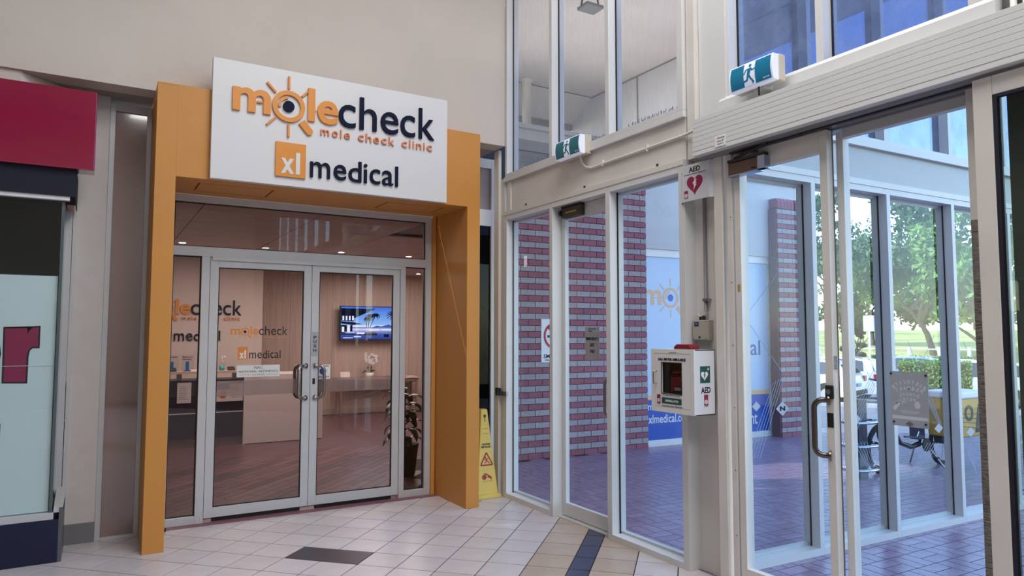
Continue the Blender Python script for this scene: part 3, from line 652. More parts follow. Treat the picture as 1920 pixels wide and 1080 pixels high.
# ================================================================== CLINIC INTERIOR
cfz = struct('floor_clinic', 'mauve timber plank floor inside the clinic', 'floor')
WOODS = mat('clinic_timber_plank', '#66484C', .36, var=.28, scale=3.0, objvar=.45, stretch=(1, 9, 1), spec=.6)
MB().box(-1.5, 3.78, 7.0, 8.5, -.12, -.001).box(-1.5, 7.9, 8.5, 15.1, -.12, -.001).build('sub_floor', mat('dark_plank_gap', '#2A1A1C', .8), cfz)
pl = meshonly(MB().box(-.0585, .0585, -.358, .358, -.004, .003), 'plank', WOODS); pl2 = MB(); npl = 0; a45 = math.radians(-45)
for i in range(-60, 90):
    for j in range(-20, 30):
        u = i * .122; v = j * .722 + (i % 3) * .24
        x = 2.5 + u * S2 + v * S2; y = 9 - u * S2 + v * S2
        if not (.0 < x < 7.6 and 7.22 < y < 14.6): continue
        if x > 3.4 and y < 8.8: continue
        d_ = (y - 6.9)
        if npl < 290 and y < 10.2 and .4 < x < 3.9 and inframe(x, y):
            o = place('plank', pl, cfz, (x, y, 0), -math.radians(45)); npl += 1
        else:
            c, s_ = math.cos(-PI / 4), math.sin(-PI / 4); q = [(-.06, -.36), (.06, -.36), (.06, .36), (-.06, .36)]
            pl2.prism([(x + c * a - s_ * b, y + s_ * a + c * b) for a, b in q], 'z', -.004, .003)
tag(pl2.build('plank_field', WOODS, cfz), kind='stuff')
CW = mat('clinic_wall_paint', '#D3C4BC', .7, var=.02)
WG = mat('pale_woodgrain_panel', '#B9A59A', .55, var=.14, scale=5, stretch=(9, 9, .25))
wi = struct('wall_clinic', 'clinic rear walls, plain beside woodgrain panelling', 'wall')
MB().box(-1.5, 2.55, 13.0, 13.1, 0, 3.0).build('reception_wall', CW, wi)
MB().box(2.45, 2.55, 13.1, 14.7, 0, 3.0).box(7.8, 7.9, 8.5, 14.8, 0, 3.0).box(-1.6, -1.5, 7.0, 13.1, 0, 3.0).build('side_wall', CW, wi)
for i in range(6): MB().box(2.56 + i * .875, 2.56 + i * .875 + .871, 14.70, 14.74, .12, 3.0).build('woodgrain_panel', WG, wi)
MB().box(2.5, 7.9, 14.74, 14.8, 0, 3.0).box(3.74, 3.80, 7.05, 8.5, 0, 3.0).box(3.80, 7.9, 8.4, 8.5, 0, 3.0).build('partition', CW, wi)
MB().box(2.56, 7.8, 14.68, 14.70, 0, .12).build('skirting', mat('beige_skirting', '#A8978F', .5), wi)
ci = struct('ceiling_clinic', 'clinic tile ceiling with thin grid lines', 'ceiling')
CT = mat('ceiling_tile', '#C9B6AE', .8)
MB().box(-1.6, 3.78, 7.06, 8.4, 3.03, 3.1).box(-1.6, 7.9, 8.4, 14.8, 3.03, 3.1).build('ceiling_void', DARK, ci)
for i in range(8):
    for j in range(13):
        if i > 3 and j < 3: continue
        MB().box(-1.5 + i * 1.2 + .006, min(-1.5 + (i + 1) * 1.2 - .006, 3.78 if j < 3 else 9), 7.0 + j * .6 + .006, 7.0 + (j + 1) * .6 - .006, 3.0, 3.02).build('ceiling_tile', CT, ci)
LED = mat('downlight_lens', '#FFF4E8', .5, emit=22)
for i, (x, y, lb) in enumerate(((1.02, 10.9, 'leftmost round downlight seen through the transom glass'), (2.16, 10.9, 'second round downlight from the left in the clinic ceiling'), (3.32, 10.9, 'third round downlight from the left in the clinic ceiling'), (4.47, 10.9, 'rightmost round downlight seen through the transom glass'), (5.98, 14.02, 'small downlight seen through the narrow right sidelight'))):
    t = thing('downlight', lb, 'downlight', loc=(x, y, 2.985), group='clinic ceiling downlights')
    MB().lathe(x, y, [(.048, 2.99), (.048, 3.0)], 20).build('lens', LED, t)
    MB().ring(frame((x, y, 2.988), (1, 0, 0), (0, 1, 0)), 0, 0, .048, .07, -.002, .010, n=20).build('trim_ring', WHITEP, t)
lg2 = thing('wall_logo', 'raised clinic lettering on the wall behind the reception desk', 'sign', loc=(1.2, 12.98, 1.5))
FW = frame((.996, 12.998, 2.108), (1, 0, 0), (0, 0, 1))
logo(FW, .868, .03, lg2, None, ORANGE2, NAVY, CORAL, WHITE)
xlm((lambda f_: (lambda a, b, t=0: f_(a * .885, b * .90, t)))(frame((.868, 12.998, 1.555), (1, 0, 0), (0, 0, 1))), .03, lg2, ORANGE2, NAVY, WHITE)
# reception desk
dk = thing('reception_desk', 'dark reception desk with a raised timber shelf and white end counter', 'desk', loc=(1.8, 11.7, 0))
DKW = mat('charcoal_desk_laminate', '#2B2630', .4, var=.1, scale=6)
MB().box(-.6, 1.985, 11.42, 12.0, .13, 1.0).build('desk_front', DKW, dk)
MB().box(-.6, 1.985, 11.46, 11.9, 0, .13).build('kick_plate', mat('desk_kick_steel', '#8E8688', .35, metal=.5), dk)
MB().box(-.6, 1.985, 11.412, 11.42, .505, .52).build('metal_inlay', ALU, dk)
MB().box(-.6, 2.3, 11.36, 11.66, 1.10, 1.135).build('raised_shelf', mat('pale_timber', '#C2A690', .45, var=.1, scale=4, stretch=(1, 10, 1)), dk)
for x in (-.1, 1.06, 1.84): MB().box(x, x + .06, 11.45, 11.6, 1.0, 1.10).build('shelf_post', ALU, dk)
MB().box(1.99, 3.21, 11.40, 12.2, .0, 1.06).build('white_counter', mat('satin_white_laminate', '#D8CFCB', .35), dk)
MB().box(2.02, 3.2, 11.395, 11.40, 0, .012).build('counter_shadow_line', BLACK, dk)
for i, (x, lb) in enumerate(((1.06, 'white notice page on the left of the desk front'), (1.38, 'blue and orange leaflet on the desk front, half hidden by the door frame'), (1.60, 'second blue and orange leaflet on the desk front'), (1.79, 'blue-edged clinic notice on the right of the desk front'))):
    pg = thing('notice_sheet', lb, 'notice', loc=(x + .08, 11.41, .7), group='sheets taped to the reception desk')
    MB().box(x, x + .19, 11.414, 11.4185, .67, .97).build('sheet', mat('notice_paper', '#CFC6C6', .6), pg)
    ff = frame((x, 11.414, .67), (1, 0, 0), (0, 0, 1)); m_ = MB()
    if i in (0, 3):
        for k in range(8): m_.rect(ff, .03, .10 + R.random() * .06, .24 - k * .026, .246 - k * .026, 0, .001)
        m_.build('print_lines', mat('grey_print', '#777078', .6), pg)
        if i == 3: MB().rect(ff, .0, .19, .265, .30, 0, .001).build('blue_header', mat('blue_print', '#2E5C93', .5), pg)
    else:
        MB().rect(ff, .01, .18, .18, .28, 0, .001).build('blue_block', mat('blue_print', '#2E5C93', .5), pg)
        MB().disc(ff, .09, .10, .055, 0, .001, 16).build('orange_disc', mat('orange_print', '#C0703C', .5), pg)
BLU = mat('blue_plastic', '#1D5C94', .35)
for i, (px_, lb, l1, l2) in enumerate(((322, 'blue brochure stand at the left end of the desk shelf', 'Histolab', ''), (351, 'second blue brochure stand on the desk shelf', 'Melbourne', 'Pathology'))):
    c = ony(px_, 690, 11.5)
    t = thing('brochure_stand', lb, 'brochure stand', loc=(c.x, 11.5, 1.135), group='brochure stands on the reception shelf')
    MB().box(c.x - .022, c.x + .022, 11.48, 11.52, 1.15, 1.28).build('blue_column', BLU, t)
    MB().box(c.x - .045, c.x + .045, 11.46, 11.55, 1.135, 1.15).build('base', BLU, t)
    MB().box(c.x - .08, c.x + .10, 11.528, 11.532, 1.14, 1.38).build('acrylic_sheet', glass('acrylic', (.95, .95, .95), 1.35), t)
    ff = frame((c.x, 11.527, 0), (1, 0, 0), (0, 0, 1)); m_ = MB(); text(m_, l1, ff, -.065, .075, 1.335, 1.36, 0, .001, .02)
    if l2: text(m_, l2, ff, -.065, .06, 1.295, 1.325, 0, .001, .02)
    m_.build('printed_words', BP, t)
c = ony(416, 690, 11.5)
t = thing('sanitiser_bottle', 'teal hand sanitiser pump bottle on the desk shelf', 'bottle', loc=(c.x, 11.5, 1.135))
MB().lathe(c.x, 11.5, [(.036, 1.136), (.038, 1.14), (.038, 1.205)], 16).build('liquid', mat('teal_liquid', '#2E8C94', .2), t, smooth=True)
MB().lathe(c.x, 11.5, [(.040, 1.205), (.040, 1.25), (.030, 1.28), (.012, 1.295), (.012, 1.31)], 16).build('clear_shoulder', glass('bottle_plastic', (.93, .95, .96), 1.4), t, smooth=True)
MB().tube([(c.x, 11.5, 1.31), (c.x, 11.5, 1.345), (c.x + .04, 11.49, 1.345), (c.x + .05, 11.49, 1.335)], .008, 8).build('pump', WHITEP, t)
for px_, lb in ((323, 'black payment terminal beside the left brochure stand'), (433, 'black card terminal beside the teal sanitiser bottle')):
    c = ony(px_, 692, 11.5); t = thing('card_terminal', lb, 'card terminal', loc=(c.x, 11.5, 1.135), group='card terminals')
    MB().prism([(11.44, 1.136), (11.44, 1.155), (11.56, 1.19), (11.56, 1.136)], 'x', c.x - .045, c.x + .055).build('body', DARK, t, bevel=.004)
    MB().box(c.x - .03, c.x + .03, 11.45, 11.49, 1.158, 1.166).build('keypad', mat('grey_keys', '#55565C', .5), t)
t = thing('paper_tray', 'flat white paper tray on the desk shelf', 'tray', loc=(1.33, 11.5, 1.135))
MB().box(1.24, 1.44, 11.42, 11.60, 1.135, 1.140).box(1.24, 1.44, 11.42, 11.425, 1.14, 1.155).box(1.24, 1.44, 11.595, 11.60, 1.14, 1.155).build('tray', WHITEP, t)
MB().box(1.30, 1.38, 11.46, 11.56, 1.141, 1.148).build('paper', mat('paper_dark', '#5A5358', .6), t)
# television
tv = thing('television', 'wall-mounted television showing a tropical beach terrace', 'television', loc=(5.1, 14.55, 1.5))
MB().box(4.415, 5.80, 14.50, 14.55, 1.555, 2.285).build('casing', BLACK, tv, bevel=.004)
MB().box(4.7, 5.4, 14.55, 14.70, 1.7, 2.15).build('wall_bracket', DARK, tv)
scm = bpy.data.materials.new('screen_sky'); scm.use_nodes = True; t_ = scm.node_tree; b_ = t_.nodes['Principled BSDF']; b_.inputs['Base Color'].default_value = (0, 0, 0, 1)
tc_ = t_.nodes.new('ShaderNodeTexCoord'); sx_ = t_.nodes.new('ShaderNodeSeparateXYZ'); t_.links.new(tc_.outputs['Generated'], sx_.inputs[0]); cr_ = t_.nodes.new('ShaderNodeValToRGB'); t_.links.new(sx_.outputs[2], cr_.inputs[0])
els = cr_.color_ramp.elements; els[0].position = 0; els[0].color = (*lin('#14307F'), 1); els[1].position = 1; els[1].color = (*lin('#1C62D8'), 1)
for p_, c_ in ((.16, '#2A4FA8'), (.24, '#6E88C8'), (.32, '#C7D6F4'), (.36, '#3E5FB4'), (.40, '#DCE9FA'), (.46, '#7DB4F2')): e_ = els.new(p_); e_.color = (*lin(c_), 1)
t_.links.new(cr_.outputs[0], b_.inputs['Emission Color']); b_.inputs['Emission Strength'].default_value = 1.5
scr = MB().box(4.435, 5.78, 14.496, 14.50, 1.572, 2.268).build('screen', scm, tv)
ft = frame((4.435, 14.496, 1.572), (1, 0, 0), (0, 0, 1))
def em(n, c, e=1.2): return mat(n, c, .9, emit=e, spec=0)
EK = em('screen_dark', '#0A1026', .8); EB = em('screen_navy', '#1A2C60', 1); EW = em('screen_light', '#B9C9EE', 1.3); EBn = em('screen_brown', '#5A4440', .9)
m_ = MB(); m_.plate(ft, [(0, .66), (0, .40), (.28, .385), (.28, .45), (.48, .54), (.76, .66)], 0, .0008); m_.plate(ft, [(0, .34), (.26, .31), (.46, .33), (.26, .37), (0, .385)], 0, .0008); m_.build('terrace_roof', EK, scr)
m_ = MB()
for a in (.03, .10, .17, .24): m_.rect(ft, a, a + .035, .41, .50, .0008, .0014)
for a in (.02, .14): m_.rect(ft, a, a + .05, .16, .27, .0008, .0014)
m_.rect(ft, .08, .30, .15, .165, 0, .001).rect(ft, .35, .52, .12, .15, 0, .001).rect(ft, .62, .84, .19, .21, 0, .001).rect(ft, .28, .44, .05, .07, 0, .001).rect(ft, .05, .26, .03, .045, 0, .001).rect(ft, .9, 1.3, .20, .215, 0, .001); m_.build('bright_furniture', EW, scr)
m_ = MB().rect(ft, 0, .13, .13, .31, 0, .0007).rect(ft, .2, .25, .17, .31, 0, .0007).rect(ft, .5, .80, .09, .13, 0, .001).rect(ft, .95, 1.07, .05, .11, 0, .001).rect(ft, 0, .45, .10, .12, 0, .001); m_.build('shaded_furniture', EK, scr)
MB().rect(ft, .52, .78, .125, .15, .001, .0016).build('fire_pit', EBn, scr)
MB().plate(ft, [(.70, .27), (.80, .30), (.88, .28), (1.0, .31), (1.06, .325), (1.12, .30), (1.34, .29), (1.34, .26), (.70, .26)], 0, .0006).build('far_island', em('screen_hill', '#2B4C9E', 1), scr)
def palm(bx, by, tx, ty, r):
    m = MB(); m.seg(ft, bx, by, (bx + tx) / 2 - .01, (by + ty) / 2, .016, .0006, .0012).seg(ft, (bx + tx) / 2 - .01, (by + ty) / 2, tx, ty, .013, .0006, .0012)
    for k in range(11):
        a = math.radians(-60 + k * 30); x2, y2 = tx + r * .6 * math.cos(a), ty + r * .45 * math.sin(a); x3, y3 = tx + r * math.cos(a), ty + r * .6 * math.sin(a) - r * .25
        m.seg(ft, tx, ty, x2, y2, .022, .0006, .0012).seg(ft, x2, y2, x3, y3, .014, .0006, .0012)
    m.build('palm_silhouette', EK, scr)
palm(1.33, .22, 1.17, .55, .17); palm(.60, .26, .64, .50, .11); palm(.64, .26, .76, .52, .10); palm(.56, .26, .58, .44, .09)
# console table with orchid
tb = thing('console_table', 'slim console table with crossed braces under the television', 'table', loc=(5.2, 14.4, 0))
TM = mat('mauve_table_wood', '#8C736C', .5)
MB().box(4.35, 6.1, 14.22, 14.62, .735, .765).build('tabletop', mat('pale_table_top', '#C9B6AC', .4), tb)
MB().box(4.35, 6.1, 14.24, 14.26, .68, .735).build('apron', TM, tb)
for x in (4.37, 6.05):
    for y in (14.25, 14.57): MB().box(x, x + .03, y, y + .03, 0, .735).build('leg', TM, tb)
MB().tube([(4.39, 14.26, .30), (6.06, 14.26, .68)], .008, 6).tube([(4.39, 14.27, .68), (6.06, 14.27, .30)], .008, 6).build('cross_brace', DARK, tb)
MB().box(4.4, 6.06, 14.25, 14.28, .14, .17).build('foot_rail', TM, tb)
c = ony(693, 705, 14.4); ox, oz = c.x, .765
orc = thing('potted_orchid', 'white orchid in a round white pot on the console table', 'orchid', loc=(ox, 14.4, oz))
MB().lathe(ox, 14.4, [(.045, oz), (.075, oz + .03), (.085, oz + .07), (.08, oz + .10), (.07, oz + .10)], 16).build('pot', WHITEP, orc, smooth=True)
GRN = mat('dark_leaf_green', '#1F3526', .4, var=.2)
STM = mat('stem_green', '#3E4A33', .6)
for a, l, h_ in ((0, .17, .05), (3.0, .19, .03), (2.2, .12, .12), (.8, .12, .13), (-.5, .13, .05)):
    dx = math.cos(a) * l; MB().add([(ox, 14.39, oz + .09), (ox + dx * .5, 14.37, oz + .10 + h_ * .9), (ox + dx, 14.4, oz + .06 + h_), (ox + dx * .5, 14.42, oz + .13 + h_ * .9)], [(0, 1, 2, 3)]).build('leaf', GRN, orc)
for k, (e1, e2) in enumerate(((-.02, .42), (.02, .44))):
    MB().tube([(ox + e1, 14.4, oz + .1), (ox + e1 * 1.5, 14.4, oz + .38), (ox + e1 + .05, 14.4, oz + .44), (ox + e1 + .20, 14.38, oz + .34 + k * .06)], .004, 5).build('flower_stem', STM, orc)
for k in range(16):
    fx = ox - .10 + (k % 5) * .055 + R.random() * .02; fz = oz + .50 - (k % 4) * .055 + R.random() * .02 - (k % 5) * .012; m_ = MB(); ff = frame((fx, 14.35 + R.random() * .04, fz), (1, .2 * R.random(), 0), (0, 0, 1))
    for q in range(5): a = q * 2 * PI / 5 + R.random(); m_.disc(ff, .018 * math.cos(a), .018 * math.sin(a), .016, 0, .003, 7)
    m_.build('blossom', WHITEP, orc)
c = ony(647, 705, 14.4)
t = thing('card_stand', 'small cream card standing on the left of the console table', 'card', loc=(c.x, 14.4, .765))
MB().prism([(14.36, .766), (14.37, .766), (14.42, .90), (14.41, .90)], 'x', c.x - .10, c.x + .10).build('card', mat('cream_card', '#DCCDC4', .6), t)
# magazines
for k, xx in enumerate((5.35, 5.62, 5.85)):
    tag(MB().box(xx, xx + .2, 14.28, 14.5, .765, .772 + .003 * k).build('magazine', mat('magazine_%s' % 'abc'[k], ('#8A5A50', '#B8A8A0', '#D8D0CC')[k], .5)), ('brown magazine lying right of the orchid pot', 'grey magazine lying in the middle of the console table', 'white magazine at the right of the console table')[k], 'magazine', 'magazines on the console table')
# potted plant by the right sidelight
pc = thing('potted_rubber_plant', 'tall drooping broad-leaved plant in a black pot behind the right sidelight', 'plant', loc=(3.24, 7.95, 0))
MB().lathe(3.24, 7.95, [(.10, .003), (.12, .02), (.16, .36), (.165, .38), (.14, .38), (.13, .34)], 20).build('pot', BLACK, pc, smooth=True)
MB().tube([(3.24, 7.95, .34), (3.22, 7.95, .65), (3.23, 7.95, .95), (3.24, 7.94, 1.02)], .014, 7).build('stem', STM, pc)
GR2 = mat('glossy_leaf', '#22331F', .3, var=.3, scale=6)
def bigleaf(o, az, L_, droop, wd):
    m = MB(); n = 7; vs = []; fs = []
    d = Vector((math.cos(az), math.sin(az), 0)); sd2 = Vector((-d.y, d.x, 0)); p = Vector(o); ang = .65
    for k in range(n + 1):
        t = k / n; wv = wd * math.sin(PI * min(1, t * .97 + .03)) ** .8 + .002
        vs += [p + sd2 * wv - Vector((0, 0, wv * .25)), p, p - sd2 * wv - Vector((0, 0, wv * .25))]
        p = p + (d * math.cos(ang) + Vector((0, 0, math.sin(ang)))) * (L_ / n); ang -= droop / n
    for k in range(n):
        a = 3 * k; fs += [(a, a + 1, a + 4, a + 3), (a + 1, a + 2, a + 5, a + 4)]
    return m.add(vs, fs)
for k in range(26):
    z = .42 + .6 * ((k * 7) % 26) / 26; az = k * 2.4; L_ = .30 + R.random() * .10
    bigleaf((3.23, 7.95, z), az, L_, 2.0 + R.random() * .6, .042 + R.random() * .012).build('leaf', GR2, pc, smooth=True)
# ================================================================== OBJECTS ON THE GLASS WALLS
GREEN = mat('exit_green', '#00606A', .4, emit=.15)
GREENF = mat('rescue_green', '#0F4A48', .45)
EXW = mat('exit_white_diffuser', '#DCE2F6', .5, emit=.22)
MAROON = mat('maroon_red', '#8A1040', .45)
def runman(F, m, root, s=1):
    """running figure about 1 unit tall, origin at centre"""
    mb = MB(); P = lambda x0, y0, x1, y1, w_: mb.seg(F, x0 * s, y0 * s, x1 * s, y1 * s, w_ * s, .0008, .0016)
    mb.disc(F, .06 * s, .38 * s, .075 * s, .0008, .0016, 16)
    mb.plate(F, [(a * s, b * s) for a, b in [(-.16, .24), (.10, .27), (.13, .20), (.05, -.06), (-.10, -.10), (-.09, .05), (-.06, .15)]], .0008, .0016)
    P(-.15, .23, -.27, .02, .07); P(.10, .25, .19, .12, .07); P(.17, .12, .34, .17, .06)
    P(.0, -.06, .10, -.25, .10); P(.10, -.23, .24, -.44, .085); P(-.06, -.08, -.10, -.27, .10); P(-.08, -.27, -.36, -.31, .085); P(.22, -.42, .16, -.47, .06)
    return mb.build('running_figure', m, root)
def exitsign(lab, pts, loc, GREEN):
    y_l, y_r, zb, zt, xf, xb = pts
    t = thing('exit_sign', lab, 'exit sign', loc=loc, group=None)
    MB().box(xf + .062, xb, y_r - .004, y_l + .004, zb, zt + .004).build('housing', mat('aged_cream_plastic', '#C9C0B0', .5), t, bevel=.006)
    # curved lens front
    n = 8; pr = []
    for k in range(n + 1):
        a = k / n; z = zb + (zt - zb) * a; pr.append((xf + .016 * (2 * a - 1) ** 2, z))
    pr += [(xf + .065, zt), (xf + .065, zb)]
    MB().prism(pr, 'y', y_r, y_l).build('diffuser', EXW, t)
    F = frame((xf - .0012, (y_l + y_r) / 2, (zb + zt) / 2), (0, -1, 0), (0, 0, 1))
    W_ = (y_l - y_r) / 2 - .012; Hh = (zt - zb) / 2 - .008
    m = MB(); k = 8
    def cv(a, b, d): # follows the lens curve
        q = b / ((zt - zb) / 2); return F(a, b, d - .016 * q * q)
    def strip(x0, x1, d0, d1):
        mm = MB()
        for i in range(k):
            b0 = -Hh + 2 * Hh * i / k; b1 = -Hh + 2 * Hh * (i + 1) / k
            mm.add([cv(x0, b0, d1), cv(x1, b0, d1), cv(x1, b1, d1), cv(x0, b1, d1)], [(0, 1, 2, 3)])
        return mm
    strip(-W_, W_, 0, .0006).build('green_panel', GREEN, t)
    door = strip(-.050, .040, 0, .0012).build('white_doorway', EXW, t)
    runman(lambda a, b, d=0: cv(a - .008, b, d + .0012), GREEN, door, (zt - zb) * .86)
    text(MB(), 'EXIT LITE', lambda a, b, d=0: cv(a, b, d), W_ - .062, W_ - .014, -Hh + .012, -Hh + .020, .0007, .0012, .01).build('maker_print', EXW, t)
    return t
ex1 = exitsign('small green running-man exit sign over the emergency exit door', (5.275, 4.895, 3.295, 3.462, 3.60, 3.735), (3.66, 5.08, 3.30), GREEN)
ex2 = exitsign('larger green running-man exit sign above the sliding door cover', (3.198, 2.852, 3.308, 3.474, 3.60, 3.725), (3.66, 3.02, 3.31), mat('exit_teal_blue', '#0B6C90', .3, emit=.2))
MB().box(3.68, 3.80, 2.98, 3.06, 3.295, 3.33).build('bracket', PAINT, ex2); MB().box(3.655, 3.662, 3.0, 3.007, 3.25, 3.31).build('cable', BLACK, ex2)
cdn = thing('conduit', 'beige conduit running from the small exit sign along the fascia', 'conduit', loc=(3.72, 4.5, 3.15))
pts = [(3.70, 5.02, 3.30), (3.715, 5.01, 3.24), (3.728, 4.97, 3.19), (3.73, 4.88, 3.165), (3.73, 4.78, 3.17), (3.73, 3.76, 3.18), (3.70, 3.60, 3.18), (3.66, 3.50, 3.18)]
MB().tube(pts, .0115, 8).build('pipe', PAINT, cdn, smooth=True)
for y in (4.72, 4.15): MB().box(3.717, 3.745, y, y + .014, 3.150, 3.205).build('saddle_clip', PAINT, cdn)
# door closers
def closer(lab, x, y0, y1, z0, z1, bm, loc, rod):
    t = thing('door_closer', lab, 'door closer', loc=loc)
    MB().box(x, x + .055, y0, y1, z0, z1).build('body', bm, t, bevel=.006)
    MB().box(x - .004, x + .05, y0, y1, z1 + .001, z1 + .022).build('arm_housing', DARK, t)
    MB().tube([(x + .01, y0 + .05, z1 + .035), (x - .02, y1 - .10, z1 + .05)], .007, 6).tube([(x + .01, y1 - .05, z1 + .03), (x - .02, y0 - .05, z1 + .06)], .009, 6).build('arm', rod, t)
    return t
c1 = closer('brown and silver door closer at the top of the fixed leaf by the column', 3.685, 3.005, 3.30, 2.778, 2.862, mat('brown_closer_paint', '#5B4238', .4), (3.72, 3.15, 2.8), DARK)
MB().box(3.683, 3.742, 2.995, 3.05, 2.778, 2.862).build('silver_end_cap', mat('silver_cap', '#9BA6BE', .15, metal=.9), c1)
MB().box(3.683, 3.742, 3.05, 3.30, 2.768, 2.778).build('silver_base', MATS['silver_cap'], c1)
MB().box(3.682, 3.685, 3.065, 3.10, 2.79, 2.80).build('maker_mark', BLACK, c1)
c2 = closer('grimy dark door closer with a yellow streak on the emergency exit door', 3.765, 5.11, 5.41, 2.79, 2.885, mat('grimy_dark_steel', '#3B3836', .55, var=.3, scale=30), (3.8, 5.26, 2.8), CHROME)
MB().box(3.762, 3.765, 5.17, 5.34, 2.83, 2.842).build('yellow_streak', mat('dull_yellow', '#B09A2C', .6), c2)
MB().cyl((3.77, 5.43, 2.84), (3.77, 5.40, 2.84), .03, 14).build('valve_cap', DARK, c2)
# emergency exit sticker on the door glass
es = thing('exit_only_sign', 'grey EMERGENCY EXIT ONLY sign on the exit door glass', 'sign', loc=(3.83, 5.03, 1.48))
fe = frame((3.8365, 5.135, 1.475), (0, -1, 0), (0, 0, 1))
MB().rect(fe, 0, .205, 0, .283, 0, .002).build('plate', mat('grey_sign_film', '#97999C', .5), es)
MB().rect(fe, .003, .202, .238, .281, .002, .0026).build('logo_strip', mat('pale_strip', '#9FA2B0', .5), es)
tm = MB(); text(tm, 'Northcote', fe, .05, .155, .262, .276, .0026, .0034, .015); text(tm, 'Plaza', fe, .05, .105, .243, .258, .0026, .0034, .015); tm.build('logo_words', mat('purple_print', '#3A2F78', .5), es)
MB().plate(fe, [(.012, .247), (.03, .262), (.045, .247), (.03, .275)], .0026, .0032).build('gold_mark', mat('gold_print', '#B4A258', .5), es)
tm = MB(); text(tm, 'EMERGENCY', fe, .012, .194, .166, .194, .002, .003, .04); text(tm, 'EXIT', fe, .072, .136, .110, .140, .002, .003, .04); text(tm, 'ONLY', fe, .068, .142, .052, .083, .002, .003, .04); tm.build('lettering', BP, es)
# magnetic lock at left jamb
ml = thing('surface_lock', 'small black and steel surface lock on the left jamb of the exit glazing', 'lock', loc=(3.7, 6.4, 1.07))
MB().box(3.685, 3.714, 6.455, 6.545, 1.045, 1.125).build('black_body', BLACK, ml, bevel=.008)
MB().box(3.682, 3.686, 6.465, 6.495, 1.055, 1.112).build('blue_tab', mat('blue_tab', '#2E5B86', .5), ml)
MB().box(3.690, 3.713, 6.315, 6.455, 1.05, 1.095).build('keeper', CHROME, ml)
# ---- AED sign
asg = thing('aed_sign', 'white bent plate sign reading AED with a red heart', 'sign', loc=(3.70, 3.6, 2.66))
WG2 = mat('cool_white_plate', '#C6C8D0', .4)
MB().prism([(3.694, 3.742), (3.700, 3.742), (3.700, 3.487), (3.735, 3.455), (3.730, 3.450), (3.694, 3.481)], 'z', 2.668, 2.935).build('bent_plate', WG2, asg)
fa = frame((3.694, 3.742, 2.668), (0, -1, 0), (0, 0, 1))
tm = MB(); text(tm, 'AED', fa, .067, .178, .208, .246, 0, .0012, .03, 4); text(tm, 'AUTOMATIC EXTERNAL DEFIBRILLATOR', fa, .018, .235, .190, .198, 0, .0008, .01); tm.build('lettering', BP, asg)
def heart(F, cx, cy, s, d0, d1, mb):
    pts = []
    for k in range(40):
        a = 2 * PI * k / 40; pts.append((cx + s * 16 * math.sin(a) ** 3 / 17, cy + s * (13 * math.cos(a) - 5 * math.cos(2 * a) - 2 * math.cos(3 * a) - math.cos(4 * a)) / 17))
    return mb.plate(F, pts, d0, d1)
def bolt(F, cx, cy, s, d0, d1, mb): return mb.plate(F, [(cx + a * s, cy + b * s) for a, b in [(.05, .55), (-.35, .05), (-.08, .08), (-.22, -.2), (-.05, -.18), (-.25, -.75), (.30, -.05), (.08, -.06), (.32, .22), (.12, .20), (.32, .55)]], d0, d1)
ht = heart(fa, .124, .118, .083, 0, .001, MB()).build('heart', MAROON, asg)
bolt(fa, .124, .118, .062, .001, .0018, MB()).build('lightning_bolt', WHITEP, ht)
def stjohn(F, x, z, w_, h_, root):
    o = MB().rect(F, x, x + w_, z + h_ * .12, z + h_, 0, .001).build('maroon_badge', MAROON, root)
    m = MB().ring(F, x + w_ / 2, z + h_ * .42, w_ * .25, w_ * .40, .001, .0016, n=20)
    for k in range(4):
        a = math.radians(45 + 90 * k); m.seg(F, x + w_ / 2, z + h_ * .42, x + w_ / 2 + w_ * .2 * math.cos(a), z + h_ * .42 + w_ * .2 * math.sin(a), w_ * .12, .001, .0016)
    m.build('badge_emblem', WHITEP, o); text(MB(), 'St John', F, x, x + w_, z, z + h_ * .10, 0, .0008, .01).build('badge_words', MAROON, o)
stjohn(fa, .020, .018, .036, .060, asg)
for (y, z) in ((3.752, 2.885), (3.757, 2.662)): MB().cyl((3.702, y, z), (3.712, y, z), .006, 10).build('fixing_screw', CHROME, asg)
for z in (2.69, 2.91): MB().cyl((3.722, 3.457, z), (3.728, 3.452, z), .006, 10).build('fixing_screw', CHROME, asg)
# ---- control box + conduit
bx = thing('alarm_control_box', 'beige plastic box with a small display above the defibrillator cabinet', 'control box', loc=(3.78, 3.65, 1.66))
MB().box(3.762, 3.812, 3.575, 3.728, 1.655, 1.80).build('enclosure', mat('beige_plastic', '#A9A49A', .45), bx, bevel=.003)
MB().box(3.758, 3.763, 3.578, 3.725, 1.658, 1.797).build('lid', MATS['beige_plastic'], bx, bevel=.002)
MB().box(3.755, 3.758, 3.665, 3.705, 1.755, 1.785).build('display', DARK, bx)
fd = frame((3.755, 3.705, 1.755), (0, -1, 0), (0, 0, 1)); text(MB(), '9999', fd, .006, .034, .009, .020, 0, .0006, .01).build('display_digits', mat('blue_digits', '#4A5FD0', .5, emit=.6), bx)
MB().cyl((3.752, 3.655, 1.675), (3.758, 3.655, 1.675), .007, 12).build('reset_button', DARK, bx)
for y in (3.595, 3.71):
    for z in (1.668, 1.79): MB().cyl((3.7555, y, z), (3.758, y, z), .003, 8).build('lid_screw', DARK, bx)
MB().cyl((3.785, 3.672, 1.80), (3.785, 3.672, 1.825), .010, 12).build('cable_gland', BLACK, bx)
MB().cyl((3.785, 3.640, 1.80), (3.785, 3.640, 1.83), .013, 12).build('cable_gland', BLACK, bx)
MB().tube([(3.785, 3.672, 1.82), (3.79, 3.70, 1.85), (3.80, 3.735, 1.845)], .002, 5).tube([(3.785, 3.672, 1.82), (3.79, 3.66, 1.845), (3.80, 3.635, 1.85)], .002, 5).build('cable', WHITEP, bx)
